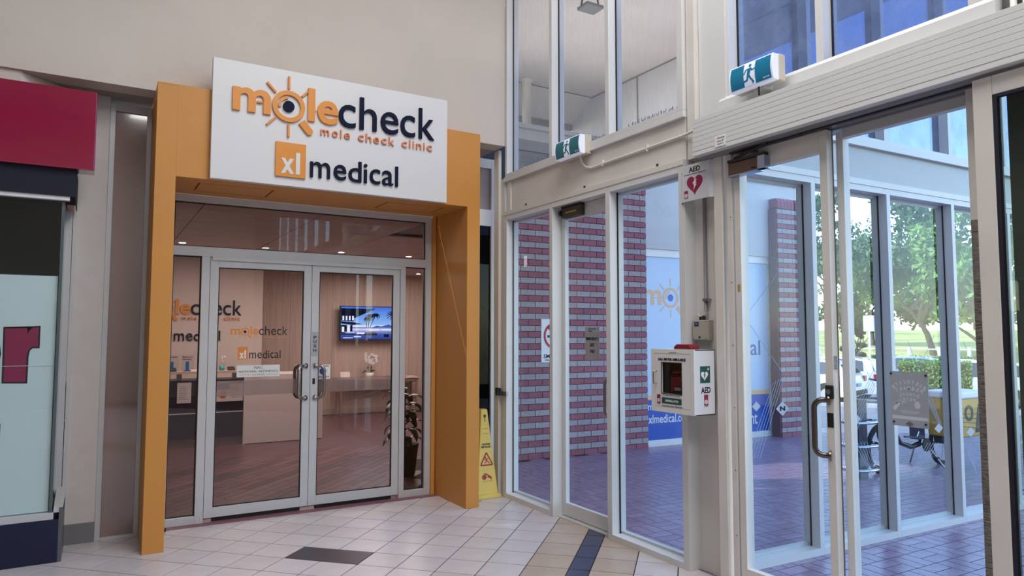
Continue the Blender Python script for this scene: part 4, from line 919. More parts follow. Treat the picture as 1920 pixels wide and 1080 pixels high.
vc = thing('grey_conduit', 'grey vertical conduit down the column recess', 'conduit', loc=(3.80, 3.64, 1.86))
MB().tube([(3.797, 3.628, 1.865), (3.797, 3.628, 2.94)], .013, 10).build('pipe', mat('grey_pvc', '#77787B', .5), vc, smooth=True)
MB().box(3.780, 3.815, 3.590, 3.644, 1.935, 1.955).build('saddle_clip', mat('silver_cap', '#9BA6BE'), vc)
# ---- AED cabinet
ac = thing('defibrillator_cabinet', 'white defibrillator wall cabinet with a small window and pull handle', 'cabinet', loc=(3.6, 3.69, 1.14))
CX0, CX1, CY0, CY1, CZ0, CZ1 = 3.512, 3.713, 3.475, 3.902, 1.142, 1.590
CAB = mat('cabinet_white_enamel', '#DCDDDC', .35, var=.02)
m = MB().box(CX0 + .012, CX1, CY0, CY0 + .006, CZ0, CZ1).box(CX0 + .012, CX1, CY1 - .006, CY1, CZ0, CZ1).box(CX0 + .012, CX1, CY0, CY1, CZ0, CZ0 + .006).box(CX0 + .012, CX1, CY0, CY1, CZ1 - .006, CZ1).box(CX1 - .005, CX1, CY0, CY1, CZ0, CZ1)
m.build('body', mat('cabinet_white_side', '#D6D8E0', .35), ac)
fc = frame((CX0, CY1, CZ0), (0, -1, 0), (0, 0, 1))   # width .427, height .448
m = MB()
def frm(mb, a0, a1, b0, b1, h, d0, d1):
    (c0, c1, e0, e1) = h
    return mb.rect(fc, a0, c0, b0, b1, d0, d1).rect(fc, c1, a1, b0, b1, d0, d1).rect(fc, c0, c1, b0, e0, d0, d1).rect(fc, c0, c1, e1, b1, d0, d1)
frm(m, 0, .427, 0, .448, (.036, .392, .036, .418), -.012, 0); m.build('front_frame', CAB, ac)
dd = frm(MB(), .038, .390, .038, .416, (.112, .305, .135, .350), -.012, -.001).build('cabinet_door', CAB, ac)
MB().rect(fc, .112, .305, .135, .350, -.009, -.006).build('window_pane', glass('cabinet_window', (.75, .75, .78), 1.4), dd)
m = frm(MB(), .106, .311, .129, .356, (.112, .305, .135, .350), -.001, .002); m.build('window_gasket', BLACK, dd)
MB().box(CX0 + .10, CX0 + .105, CY0 + .01, CY1 - .01, CZ0 + .01, CZ1 - .01).build('dark_lining', mat('cabinet_lining', '#181A26', .8), ac)
MB().tube([fc(.058, .200, 0), fc(.052, .200, .025), fc(.052, .205, .028), fc(.052, .285, .028), fc(.052, .290, .025), fc(.058, .290, 0)], .0045, 8).build('pull_handle', CHROME, dd, smooth=True)
tm = MB(); text(tm, 'CALL 000 FOR AMBULANCE', fc, .075, .350, .366, .386, 0, .001, .05); text(tm, 'THIS ALARMED CABINET IS FOR EMERGENCY', fc, .118, .300, .118, .126, .001, .0016, .012)
tm.build('lettering', BP, dd)
MB().rect(fc, .113, .304, .114, .131, 0, .001).build('white_strip', WHITEP, dd)
gb = MB().rect(fc, .110, .305, .062, .104, 0, .001).build('green_label', GREENF, dd)
text(MB(), 'DEFIBRILLATOR', fc, .145, .275, .075, .091, .001, .0018, .02).build('label_lettering', WHITEP, gb)
stjohn(fc, .060, .052, .034, .070, dd)
text(MB(), 'www.stjohnvic.com.au | 1300 360 455', fc, .105, .31, .040, .050, 0, .001, .02).build('web_address', BP, dd)
MB().rect(fc, .18, .27, .427, .429, 0, .0008).rect(fc, .19, .26, .422, .424, 0, .0008).build('top_print', BP, ac)
for b in (.41,): MB().rect(fc, .165, .285, .418, .434, 0, .0005).build('top_label', WHITEP, ac)
# unit inside
un = thing('defibrillator', 'red portable defibrillator inside the white cabinet', 'defibrillator', loc=(3.56, 3.69, 1.28))
RD = mat('deep_red_plastic', '#8A1A33', .35)
MB().box(3.545, 3.60, 3.61, 3.745, 1.28, 1.40).build('body', RD, un, bevel=.015)
MB().box(3.54, 3.546, 3.62, 3.70, 1.292, 1.330).build('screen_surround', BLACK, un, bevel=.003)
MB().box(3.537, 3.541, 3.63, 3.69, 1.300, 1.322).build('screen', mat('pale_lcd', '#A9B0A8', .4), un)
MB().tube([(3.57, 3.73, 1.39), (3.57, 3.73, 1.425), (3.57, 3.68, 1.43), (3.57, 3.63, 1.42), (3.57, 3.63, 1.39)], .009, 8).build('carry_handle', RD, un)
MB().cyl((3.538, 3.622, 1.375), (3.546, 3.622, 1.375), .016, 14).build('shock_button', mat('orange_button', '#C2402C', .4), un)
MB().box(CX0 + .085, CX0 + .10, 3.66, 3.665, 1.455, 1.475).build('white_hook', WHITEP, ac)
bcn = MB().prism([(3.64 - .085, 1.590), (3.64 + .085, 1.590), (3.64 + .085, 1.605), (3.64 + .06, 1.626), (3.64 - .06, 1.626), (3.64 - .085, 1.605)], 'x', 3.565, 3.655).build('red_beacon', mat('red_beacon_plastic', '#78102A', .25), ac, bevel=.012)
# right side graphics (face -y)
fsd = frame((CX0 + .012, CY0, CZ0), (1, 0, 0), (0, 0, 1))
gq = MB().rect(fsd, .045, .140, .220, .335, 0, .001).build('green_square', GREENF, ac)
h2 = heart(fsd, .086, .272, .036, .001, .0016, MB()).build('white_heart', WHITEP, gq)
bolt(fsd, .086, .272, .030, .0016, .0022, MB()).build('green_bolt', GREENF, gq)
MB().rect(fsd, .112, .132, .312, .318, .001, .0016).rect(fsd, .119, .125, .305, .325, .001, .0016).build('white_cross', WHITEP, gq)
text(MB(), 'AED', fsd, .052, .142, .150, .192, 0, .001, .03, 3).build('side_lettering', NAVY, ac)
stjohn(fsd, .080, .055, .038, .085, ac)
# ---- caution cone sign
cs = thing('floor_caution_sign', 'yellow tapered caution wet floor sign beside the orange pillar', 'floor sign', loc=(3.53, 6.50, 0))
YL = mat('faded_yellow_plastic', '#D8C064', .45, var=.05, scale=5)
def frus(mb, cx, cy, a0, a1, z0, z1):
    vs = [(cx - a0, cy - a0, z0), (cx + a0, cy - a0, z0), (cx + a0, cy + a0, z0), (cx - a0, cy + a0, z0), (cx - a1, cy - a1, z1), (cx + a1, cy - a1, z1), (cx + a1, cy + a1, z1), (cx - a1, cy + a1, z1)]
    return mb.add(vs, [(0, 3, 2, 1), (4, 5, 6, 7), (0, 1, 5, 4), (1, 2, 6, 5), (2, 3, 7, 6), (3, 0, 4, 7)])
CXc, CYc = 3.545, 6.56
frus(MB(), CXc, CYc, .122, .036, .035, .905).build('body', YL, cs, bevel=.006)
frus(MB(), CXc, CYc, .150, .144, 0, .038).build('base', YL, cs, bevel=.006)
sl_ = (.122 - .036) / .87
def fcn(a, b, d=0): # front face (-y), b = height
    return Vector((CXc + a, CYc - (.122 - (b - .035) * sl_) - d - .001, b))
RDP = mat('sign_red_print', '#9C2440', .5)
m = MB(); m.seg(fcn, -.07, .335, .07, .335, .014, 0, .001).seg(fcn, -.072, .335, 0, .462, .014, 0, .001).seg(fcn, .072, .335, 0, .462, .014, 0, .001)
m.disc(fcn, -.012, .412, .009, 0, .001, 10).seg(fcn, -.008, .40, .004, .378, .016, 0, .001).seg(fcn, .004, .378, .034, .352, .009, 0, .001).seg(fcn, 0, .380, -.024, .352, .009, 0, .001).seg(fcn, -.006, .396, -.034, .388, .007, 0, .001).seg(fcn, .0, .398, .022, .404, .007, 0, .001)
m.build('slip_triangle', RDP, cs)
tm = MB(); text(tm, 'CAUTION', fcn, -.048, .050, .536, .556, 0, .001, .05); text(tm, 'WET FLOOR', fcn, -.060, .055, .508, .528, 0, .001, .05); tm.build('caution_words', BP, cs)
m = MB().disc(fcn, -.035, .215, .026, 0, .001, 18)
for k in range(6): m.seg(fcn, -.035 + .013 * k, .250 - .0012 * k * k, -.022 + .014 * k, .249 - .0017 * (k + 1) ** 2, .012, 0, .001)
m.rect(fcn, -.002, .055, .214, .219, 0, .001).rect(fcn, .002, .050, .205, .210, 0, .001); m.rect(fcn, -.06, .06, .172, .175, 0, .001); m.build('maker_logo', RDP, cs)
m = MB().disc(fcn, 0, .835, .016, 0, .001, 16).rect(fcn, -.004, .004, .775, .82, 0, .001); m.build('keyhole_mark', mat('brown_print', '#5A3A22', .6), cs)
tm = MB(); text(tm, 'cleaning', fcn, -.036, .036, .648, .662, 0, .001, .0); text(tm, 'in progress', fcn, -.04, .04, .70, .712, 0, .001, 0); tm.build('moulded_words', mat('yellow_shade_print', '#A8924A', .6), cs)

# poster on the sliding leaf (back of the sheet: mirrored print showing through)
ps = thing('school_poster', 'translucent school fete poster taped to the sliding glass, read from behind', 'poster', loc=(3.845, 2.2, 1.19))
PT = bpy.data.materials.new('back_of_paper'); PT.use_nodes = True; b_ = PT.node_tree.nodes['Principled BSDF']; b_.inputs['Base Color'].default_value = (*lin('#B0AFB8'), 1); b_.inputs['Roughness'].default_value = .7
fpst = frame((3.8425, 2.306, 1.192), (0, -1, 0), (0, 0, 1))
MB().plate(fpst, [(.004, .002), (.208, .0), (.211, .298), (0, .302)], -.001, 0).build('sheet', PT, ps)
PL = mat('paper_back_light', '#D6D8E2', .7)
def arc(s_, cy, r, a_span, hh, wd):
    m = MB(); n = len(s_)
    for i, c in enumerate(s_):
        if c == ' ': continue
        a = math.radians(-a_span / 2 + a_span * (i + .5) / n) ; cx_, cz_ = .106 - r * math.sin(a) , cy + r * (math.cos(a) - 1)
        rr_ = Vector((math.cos(a), -math.sin(-a) * -1)); co, si = math.cos(-a), math.sin(-a)
        fr2 = lambda p, q, d=0, cx_=cx_, cz_=cz_, a=a: fpst(cx_ + p * math.cos(a) - q * math.sin(a) , cz_ + p * math.sin(a) + q * math.cos(a), d)
        text(m, c, fr2, -wd / 2, wd / 2, -hh / 2, hh / 2, 0, .0006, .03, mirror=True)
    return m
# printed on the far side: shown through, so letters run right-to-left
arc('NORTHCOTE', .245, .13, 92, .022, .0135).build('poster_words', PL, ps)
arc('PRiMARY', .212, .16, 58, .022, .016).build('poster_words', PL, ps)
arc('SCHOOL', .178, .20, 34, .018, .014).build('poster_words', PL, ps)
arc('FETE', .150, .25, 17, .017, .013).build('poster_words', PL, ps)
m = MB(); m.rect(fpst, .055, .16, .082, .086, 0, .0005).rect(fpst, .065, .15, .074, .077, 0, .0005).disc(fpst, .150, .122, .016, 0, .0005, 12, .02).seg(fpst, .02, .09, .05, .13, .02, 0, .0005).seg(fpst, .19, .20, .195, .23, .006, 0, .0005).rect(fpst, .01, .205, .040, .058, 0, .0005)
for k in range(5): m.seg(fpst, .03 + k * .012, .12 + (k % 3) * .014, .045 + k * .012, .13 + (k % 2) * .02, .004, 0, .0005)
m.build('poster_art', PL, ps)
for (a, b) in ((.010, .288), (.200, .285), (.018, .022), (.192, .022)): MB().disc(fpst, a, b, .006, 0, .004, 10).build('tack_blob', DARK, ps)
MB().plate(fpst, [(.105, .002), (.128, .016), (.105, .032), (.082, .016)], 0, .0008).build('grey_diamond', mat('grey_diamond', '#75767A', .6), ps)

# ================================================================== OUTSIDE
RZD = math.radians(-3.4); DO_ = (4.94, 8.14)
def dxy(x): return x   # local x along D
CH, BL = .0828, .2275
# brick wall
bw = thing('wall_outside', 'red and grey banded brick wall outside the emergency exit glazing', 'wall', loc=(4.94, 8.14, 0), rz=RZD, kind='structure')
WX0, WX1 = -1.10, 2.205   # local extents
MB().box(WX0, WX1 - .012, .012, .25, 0, 3.975).build('mortar_bed', MORTAR, bw)
bm = {}
def brickmesh(L_, h_, m, d=.10, nm='brick'):
    k = (round(L_, 4), round(h_, 4), m.name)
    if k not in bm: bm[k] = meshonly(MB().box(-L_ / 2, L_ / 2, 0, d, -h_ / 2, h_ / 2), nm, m)
    return bm[k]
cnt = 0; rest = {'r': MB(), 'g': MB()}; bricks = []
top_z = 3.80; nrow = 46
for r_ in range(nrow):
    zc = top_z - (r_ + .5) * CH
    if zc < .02: break
    red = r_ % 2 == 1
    off = 2.205 if red else 2.205 - BL / 2
    xr = WX1; first = not red
    edges = [WX1]
    if not red: edges.append(WX1 - BL / 2)
    while edges[-1] > WX0: edges.append(edges[-1] - BL)
    for a, b in zip(edges[1:], edges[:-1]):
        a2 = max(a, WX0); L_ = b - a2 - .0095
        if L_ < .03: continue
        bricks.append(((a2 + b) / 2, zc, L_, red))
bricks.sort(key=lambda q: abs(q[0] - 1.1) * 1.0 + (0 if q[1] > .4 else .2))
for (xc, zc, L_, red) in bricks:
    wx = DO_[0] + xc * math.cos(RZD); wy = DO_[1] + xc * math.sin(RZD)
    if cnt < 300 and inframe(wx, wy, zc, 0) and xc > -.15:
        place('brick', brickmesh(L_, CH - .0095, BRED if red else BGREY), bw, (xc, R.uniform(-.001, .001), zc)); cnt += 1
    else: rest['r' if red else 'g'].box(xc - L_ / 2, xc + L_ / 2, 0, .1, zc - CH / 2 + .005, zc + CH / 2 - .005)
tag(rest['r'].build('red_brick_field', BRED, bw), kind='stuff'); tag(rest['g'].build('grey_brick_field', BGREY, bw), kind='stuff')
sm = meshonly(MB().box(-.036, .036, -.004, .22, 0, .175), 'soldier_brick', BRED)
x = WX1 - .038
while x > WX0: place('soldier_brick', sm, bw, (x, 0, 3.808)); x -= .0815
# no smoking sign
ns = thing('no_smoking_sign', 'white no smoking sign fixed to the brick wall', 'sign', loc=(4.94, 8.14, 0), rz=RZD)
fnsm = frame((.363, -.006, 1.305), (1, 0, 0), (0, 0, 1))
MB().rect(fnsm, 0, .45, 0, .60, -.005, 0).build('plate', WHITEP, ns)
m = MB().ring(fnsm, .225, .365, .155, .19, 0, .001, n=40).seg(fnsm, .105, .49, .345, .24, .035, 0, .001); m.build('red_ring', mat('sign_red', '#B01F45', .5), ns)
MB().rect(fnsm, .095, .30, .34, .375, 0, .0008).rect(fnsm, .31, .33, .34, .375, 0, .0008).build('cigarette', BP, ns)
tm = MB(); text(tm, 'SMOKING', fnsm, .035, .415, .055, .11, 0, .001, .02); text(tm, 'PROHIBITED', fnsm, .06, .39, .015, .04, 0, .001, .01); tm.build('lettering', NAVY, ns)
# clinic poster window + white panels above (behind brick face)
fo = thing('window_10', 'clinic street window covered by a large blue poster', 'window', loc=(4.94, 8.14, 0), rz=RZD, kind='structure')
FD = frame((0, .075, 0), (1, 0, 0), (0, 0, 1))
PX0, PX1 = 2.22, 4.80
MB().box(PX0, 5.05, .06, .20, 0, .095).build('white_sill', WHITEP, fo)
MB().box(PX0, 5.0, .055, .20, 2.885, 3.0).build('white_head_rail', WHITEP, fo)
MB().box(PX1, PX1 + .16, .045, .20, .095, 2.885).build('white_post', mat('scuffed_white_post', '#C4C2BE', .6, var=.15, scale=8), fo)
MB().box(PX1 + .16, 4.98, .16, .24, .0, 2.95).build('dark_side_glass', mat('reflective_dark_glass', '#2A2426', .06, spec=1), fo)
POB = mat('pale_blue_poster', '#B5CFEF', .35); POD = mat('royal_blue_poster', '#1E54B4', .35); POO = mat('peach_stripe', '#E4B88C', .4); PNV = mat('poster_navy', '#3A62A8', .4); POM = mat('poster_peach_print', '#D9B296', .4)
MB().box(PX0, PX1, .076, .10, .77, 2.885).build('pale_poster', POB, fo)
MB().box(PX0, PX1, .074, .10, .70, .772).build('orange_stripe', POO, fo)
bp_ = MB().box(PX0, PX1, .075, .10, .095, .70).build('blue_poster', POD, fo)
FP = frame((2.722, .0755, 2.257), (1, 0, 0), (0, 0, 1))
logo(FP, 1.163, .0015, fo, None, POM, mat('poster_pupil_blue', '#2D66C8', .4), POM, WHITEP)
xlm((lambda f_: (lambda a, b, t=0: f_(a * 1.43, b * 1.30, t)))(frame((3.03, .0755, 1.315), (1, 0, 0), (0, 0, 1))), .0015, fo, POM, PNV, WHITEP)
FT = frame((0, .0745, 0), (1, 0, 0), (0, 0, 1)); tm = MB()
text(tm, 'expert', FT, 3.93, 4.372, .455, .61, 0, .0012, .01, 3); text(tm, 'treatment', FT, 3.74, 4.52, .215, .385, 0, .0012, .01, 3)
text(tm, 'xlmedical.com.au', FT, 2.262, 3.24, .345, .475, 0, .0012, .01, 3); text(tm, 'molecheck.com.au', FT, 2.262, 3.30, .545, .655, 0, .0012, .005, 3); tm.build('poster_lettering', WHITEP, bp_)
pnl = thing('wall_outside_upper', 'pale grey concrete panels above the clinic poster window', 'wall', loc=(4.94, 8.14, 0), rz=RZD, kind='structure')
for a, b in ((2.0, 4.02), (4.04, 5.50)): MB().box(a, b, .03, .20, 3.0, 4.25).build('concrete_panel', PANELW, pnl)
MB().box(2.0, 5.49, .10, .20, 2.95, 4.3).build('panel_joint', mat('joint_grey', '#77797D', .8), pnl)
MB().box(2.0, 5.52, -.01, .22, 4.25, 4.34).build('coping', mat('pale_coping', '#C8CBD4', .6), pnl)
# second brick pier
bp2 = thing('brick_pier', 'narrow brick pier with rounded top to the right of the poster window', 'pier', loc=(9.74, 7.70, 0), rz=RZD)
MB().box(.03, .585, .012, .175, 0, 3.83).build('mortar_core', MORTAR, bp2)
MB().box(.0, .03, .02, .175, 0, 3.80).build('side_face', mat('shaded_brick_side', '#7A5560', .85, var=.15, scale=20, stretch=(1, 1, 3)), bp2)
n2 = 0
for r_ in range(46):
    zc = 3.80 - (r_ + .5) * CH
    if zc < .02: break
    red = r_ % 2 == 1; edges = [.02] + ([] if red else [.02 + BL / 2])
    while edges[-1] < .58: edges.append(edges[-1] + BL)
    for a, b in zip(edges[:-1], edges[1:]):
        b = min(b, .592); L_ = b - a - .0095
        if L_ > .03: place('brick', brickmesh(L_, CH - .0095, BRED if red else BGREY), bp2, ((a + b) / 2, 0, zc)); n2 += 1
for k in range(7):
    o = MB().prism([(-.004, 3.808), (-.004, 3.93), (.03, 3.985), (.175, 3.985), (.175, 3.808)], 'x', .03 + k * .0815, .03 + k * .0815 + .072).build('soldier_brick', BRED, bp2)
# ---- ground outside: pavers in pairs (basket weave)
gf = struct('floor_outside', 'plum clay pavers laid in alternating pairs across the vestibule and forecourt', 'floor')
MB().prism([(3.86, -7), (13.0, -7), (13.7, 0), (13.4, 3.2), (12.6, 6.0), (11.2, 8.4), (9.9, 10.0), (3.86, 10.0)], 'z', -.15, -.006).build('paver_bed', PAVJ, gf)
PC = .2335; arot = math.radians(-1.2); ca_, sa_ = math.cos(arot), math.sin(arot); POx, POy = 4.963, 3.192
ph = meshonly(MB().box(-PC / 2 + .004, PC / 2 - .004, -PC / 4 + .004, PC / 4 - .004, -.008, .002), 'paver', PAVER)
cand = []
for i in range(-8, 42):
    for j in range(-30, 30):
        cx, cy = (i + .5) * PC, (j - .5) * PC
        for s_ in (-1, 1):
            if (i + j) % 2 == 0: ax, ay, rz_ = cx, cy + s_ * PC / 4, 0
            else: ax, ay, rz_ = cx + s_ * PC / 4, cy, PI / 2
            x, y = POx + ca_ * ax - sa_ * ay, POy + sa_ * ax + ca_ * ay
            if x < 3.83 + (.0 if y > 0 else 0) or math.hypot(x, y) > 13.9 or y > 9.8 or (y > 8.0 and x < 9.6): continue
            cand.append((math.hypot(x, y), x, y, rz_ + arot))
cand.sort(); n3 = 0; pm = MB()
for d_, x, y, rz_ in cand:
    vis = inframe(x, y, 0, 10) and y > .5
    if vis and n3 < 300: place('paver', ph, gf, (x, y, 0), rz_); n3 += 1
    elif vis or d_ < 9:
        c, s_ = math.cos(rz_), math.sin(rz_); hx, hy = PC / 2 - .004, PC / 4 - .004
        pm.prism([(x + c * a - s_ * b, y + s_ * a + c * b) for a, b in ((-hx, -hy), (hx, -hy), (hx, hy), (-hx, hy))], 'z', -.008, .002)
tag(pm.build('paver_field', PAVER, gf), kind='stuff')
# ---- canopy over the forecourt
cn = struct('canopy', 'cream boarded canopy over the forecourt seen through the high windows', 'canopy')
MB().box(3.87, 7.0, 3.70, 9.15, 5.64, 5.76).build('flat_soffit', CANOPY, cn)
MB().prism([(9.15, 5.64), (9.73, 5.31), (9.73, 5.42), (9.15, 5.76)], 'x', 3.87, 7.0).build('sloping_soffit', CANOPY, cn)
for a, b in ((7.12, 7.99), (8.01, 9.7)): MB().box(6.99, 7.05, a, b, 4.3, 5.64).build('side_panel', PANELW, cn)
MB().box(6.99, 7.05, 3.7, 7.1, 5.2, 5.76).build('edge_fascia', CANOPY, cn)
MB().box(3.87, 7.0, 9.70, 9.76, 5.22, 5.31).box(3.87, 7.0, 9.70, 9.76, 5.0, 5.06).build('slot_frame', SHEET, cn)
MB().box(6.978, 6.99, 3.7, 9.15, 5.622, 5.64).box(3.87, 6.99, 9.135, 9.15, 5.63, 5.64).box(6.985, 6.99, 7.985, 8.015, 4.3, 5.64).build('shadow_bead', MATS['joint_grey'], cn)
cl = thing('canopy_post', 'round cream post between the parapet and canopy', 'post', loc=(5.6, 9.0, 4.5))
MB().lathe(5.62, 9.0, [(.07, 4.5), (.07, 5.6), (.10, 5.61), (.10, 5.64)], 20).build('post', CANOPY, cl, smooth=True)
pw2 = thing('wall_parapet', 'grey sheet-clad parapet above the brick wall', 'wall', loc=(4.94, 8.3, 4), kind='structure')
for k in range(4): MB().box(3.87, 7.0, 8.30 + .012 * (k % 2), 8.36, 3.98 + k * .16, 3.98 + k * .16 + .154).build('cladding_sheet', SHEET, pw2)
MB().box(3.87, 7.0, 8.26, 8.40, 4.62, 4.68).build('capping', SHEET, pw2)
MB().box(3.87, 7.0, 8.38, 9.76, 4.55, 4.62).build('parapet_roof', SHEET, pw2)
fl2 = thing('floodlight', 'open frame floodlight hanging under the canopy', 'lamp', loc=(5.0, 5.8, 5.5))
c = onx(1107, 12, 4.75)
MB().box(c.x - .12, c.x + .12, c.y - .10, c.y + .10, c.z - .04, c.z).build('lamp_body', mat('grey_lamp', '#6E7074', .5), fl2, bevel=.01)
MB().tube([(c.x - .13, c.y, c.z - .02), (c.x - .10, c.y, c.z + .12), (c.x, c.y, 5.64)], .012, 6).tube([(c.x + .13, c.y, c.z - .02), (c.x + .10, c.y, c.z + .12), (c.x, c.y, 5.64)], .012, 6).build('bracket', DARK, fl2)
# bird spikes outside the high windows
for k, (a, b, lb) in enumerate(((3.82, 4.60, 'wire bird spikes on the outer ledge of the right high window'), (4.68, 5.45, 'wire bird spikes on the outer ledge of the middle high window'), (5.56, 6.32, 'wire bird spikes on the outer ledge of the left high window'))):
    t = thing('bird_spikes', lb, 'bird spikes', loc=(3.90, (a + b) / 2, 3.372), group='bird spikes outside the high windows')
    MB().box(3.868, 3.95, a - .04, b + .05, 3.33, 3.372).build('outer_ledge', PAINT2, t)
    m = MB(); y = a
    while y < b:
        for dx, dy in ((-.02, -.03), (.02, .03), (0, .005)): m.tube([(3.90, y, 3.372), (3.90 + dx, y + dy + R.uniform(-.01, .01), 3.372 + .12 + R.random() * .03)], .003, 3, caps=False)
        y += .045
    tag(m.build('spike_wires', mat('spike_steel', '#6E7684', .35, metal=.8), t), kind='stuff')
# ---- terrain beyond the forecourt
def gz(r):
    P = ((0, -.02), (13.6, -.02), (16, -.10), (26, -.62), (38, -1.12), (44, -.95), (50, -.1), (56, .45), (80, 1.35), (110, 2.2), (150, 1.6), (400, 1.0))
    for (a, za), (b, zb) in zip(P[:-1], P[1:]):
        if r <= b: t = (r - a) / (b - a); return za + (zb - za) * t
    return 1.0
def terr(name, r0, r1, n, m, root, dz=0, a0=-12, a1=62):
    vs = []; fs = []; na = 38
    for i in range(n + 1):
        r = r0 + (r1 - r0) * (i / n)
        for k in range(na + 1): a = math.radians(a0 + (a1 - a0) * k / na); vs.append((r * math.cos(a), r * math.sin(a), gz(r) + dz))
    for i in range(n):
        for k in range(na): q = i * (na + 1) + k; fs.append((q, q + na + 1, q + na + 2, q + 1))
    return MB().add(vs, fs).build(name, m, root)
gd = struct('ground_outside', 'car park asphalt and grassy park rising beyond the forecourt', 'ground')
ASP = mat('asphalt', '#7A7B82', .8, var=.10, scale=2, bump=.2, bscale=60)
GRS = mat('park_grass', '#8FA650', .9, var=.25, scale=.22, col2='#C6C078')
terr('asphalt', 13.5, 46, 24, ASP, gd); terr('grass', 45.5, 150, 40, GRS, gd, .02); terr('grass', 150, 420, 10, mat('far_scrub', '#6F7E58', .9, var=.3, scale=.1), gd, 0)
for r_ in (13.55, 23.5):
    vs = []; fs = []
    for k in range(61):
        a = math.radians(-10 + 70 * k / 60)
        for rr_, zz in ((r_, 0), (r_, .10), (r_ + .35, .10), (r_ + .35, 0)): vs.append((rr_ * math.cos(a), rr_ * math.sin(a), gz(r_) + (zz if r_ > 20 else zz * .15)))
    for k in range(60):
        for q in range(3): fs.append((4 * k + q, 4 * k + 4 + q, 4 * k + 5 + q, 4 * k + q + 1))
    MB().add(vs, fs).build('kerb', mat('pale_kerb', '#B9B6B2', .7), gd)
def at(px, r, dz=0):
    d = ray(px, 627); k = r / math.hypot(d.x, d.y); x, y = d.x * k, d.y * k; return Vector((x, y, gz(r) + dz))
# ---- trees
LF = mat('light_green_tree_leaf', '#5C7E34', .6, var=.35, scale=.6); LF2 = mat('blue_green_tree_leaf', '#38592F', .6, var=.3, scale=.6); LFD = mat('dark_conifer_leaf', '#27352A', .7, var=.3, scale=1)  # leaf colours differ by tree: light green, blue-green, dark conifer
BARK = mat('grey_brown_bark', '#5C5248', .9, var=.2, scale=6)
def tree(px, r, lab, h, crown, nleaf, lm, lsize, trunk_r=.22, lean=(0, 0), spread=1, seed=1, droop=.5, low=None):
    rr_ = random.Random(seed); b = at(px, r); t = thing('park_tree', lab, 'tree', loc=b, group=None)
    m = MB(); tips = []
    def limb(p, d, L_, rad, dep):
        pts = [p]; q = p; n = 4
        for k in range(n):
            d = (d + Vector((rr_.uniform(-.22, .22), rr_.uniform(-.22, .22), rr_.uniform(-.05, .14)))).normalized(); q = q + d * (L_ / n); pts.append(q)
        m.tube(pts, [rad * (1 - .14 * i) for i in range(n + 1)], 6 if dep < 2 else 4, caps=False)
        if dep >= 3: tips.append(q); tips.append(pts[2]); return
        for k in range(3 if dep else 4):
            az = rr_.uniform(0, 2 * PI); up = rr_.uniform(.25, .8); nd = Vector((math.cos(az), math.sin(az), up)).normalized()
            limb(pts[-1 - (k % 2)], (d * .55 + nd * spread).normalized(), L_ * .68, rad * .52, dep + 1)
    limb(b - Vector((0, 0, .2)), Vector((lean[0], lean[1], 1)).normalized(), h * .30, trunk_r, 0)
    m.build('trunk', BARK, t, smooth=True)
    # leaf clusters on an irregular set of lobes
    N = nleaf; lob = []
    for k in range(26):
        a = rr_.uniform(0, 2 * PI); e = rr_.uniform(-.75, 1); c = Vector((crown[0] * math.cos(a) * math.sqrt(max(0, 1 - e * e)) * rr_.uniform(.35, .95), crown[0] * math.sin(a) * math.sqrt(max(0, 1 - e * e)) * rr_.uniform(.35, .95), crown[2] + e * crown[1] * .8))
        lob.append((b + c, crown[0] * rr_.uniform(.22, .40)))
    for tp in tips: lob.append((tp, crown[0] * .16))
    r3 = np.random.RandomState(seed); idx = r3.randint(0, len(lob), N); C = np.array([l[0][:] for l in lob])[idx]; S = np.array([l[1] for l in lob])[idx]
    v = r3.normal(size=(N, 3)); v /= np.linalg.norm(v, axis=1)[:, None]; rad = S * (r3.rand(N) ** .45); P = C + v * rad[:, None] * np.array([1, 1, .62])
    a = r3.normal(size=(N, 3)); a[:, 2] -= droop; a /= np.linalg.norm(a, axis=1)[:, None]; w_ = np.cross(a, r3.normal(size=(N, 3))); w_ /= np.linalg.norm(w_, axis=1)[:, None]
    ls = lsize * (.6 + .8 * r3.rand(N))[:, None]
    V = np.stack([P - w_ * ls * .22, P + a * ls * .5, P + w_ * ls * .22, P - a * ls * .5], 1).reshape(-1, 3) - np.array(b[:])
    me = bpy.data.meshes.new('foliage'); me.vertices.add(4 * N); me.vertices.foreach_set('co', V.ravel()); me.loops.add(4 * N); me.loops.foreach_set('vertex_index', np.arange(4 * N)); me.polygons.add(N); me.polygons.foreach_set('loop_start', np.arange(N) * 4); me.polygons.foreach_set('loop_total', np.full(N, 4)); me.materials.append(lm); me.update(calc_edges=True); me.validate()
    o = bpy.data.objects.new('foliage', me); COL.objects.link(o); o.parent = t; tag(o, kind='stuff'); return t
tree(1752, 53, 'large spreading park tree with a leaning trunk right of the middle vestibule mullion', 12, (5.8, 5.0, 7.0), 30000, LF2, .42, .26, (-.12, .1), 1.1, 3)
tree(1637, 64, 'bushy bright green tree behind the silver car', 10.5, (4.0, 3.4, 5.4), 14000, LF, .36, .2, (.1, .05), 1, 5)
tree(1838, 42, 'light green tree at the right edge of the vestibule glazing', 11, (3.0, 4.2, 6.2), 12000, LF, .36, .18, (.1, 0), 1, 8)
tree(1560, 62, 'tall blue-green tree left of the tall sliding door stile', 13, (4.2, 4.6, 8.2), 15000, LF2, .45, .25, (0, 0), 1, 11)
tree(1602, 44, 'narrow dark conifer behind the parked cars', 5.8, (.75, 2.6, 2.7), 9000, LFD, .22, .1, (0, 0), .3, 14, 0)
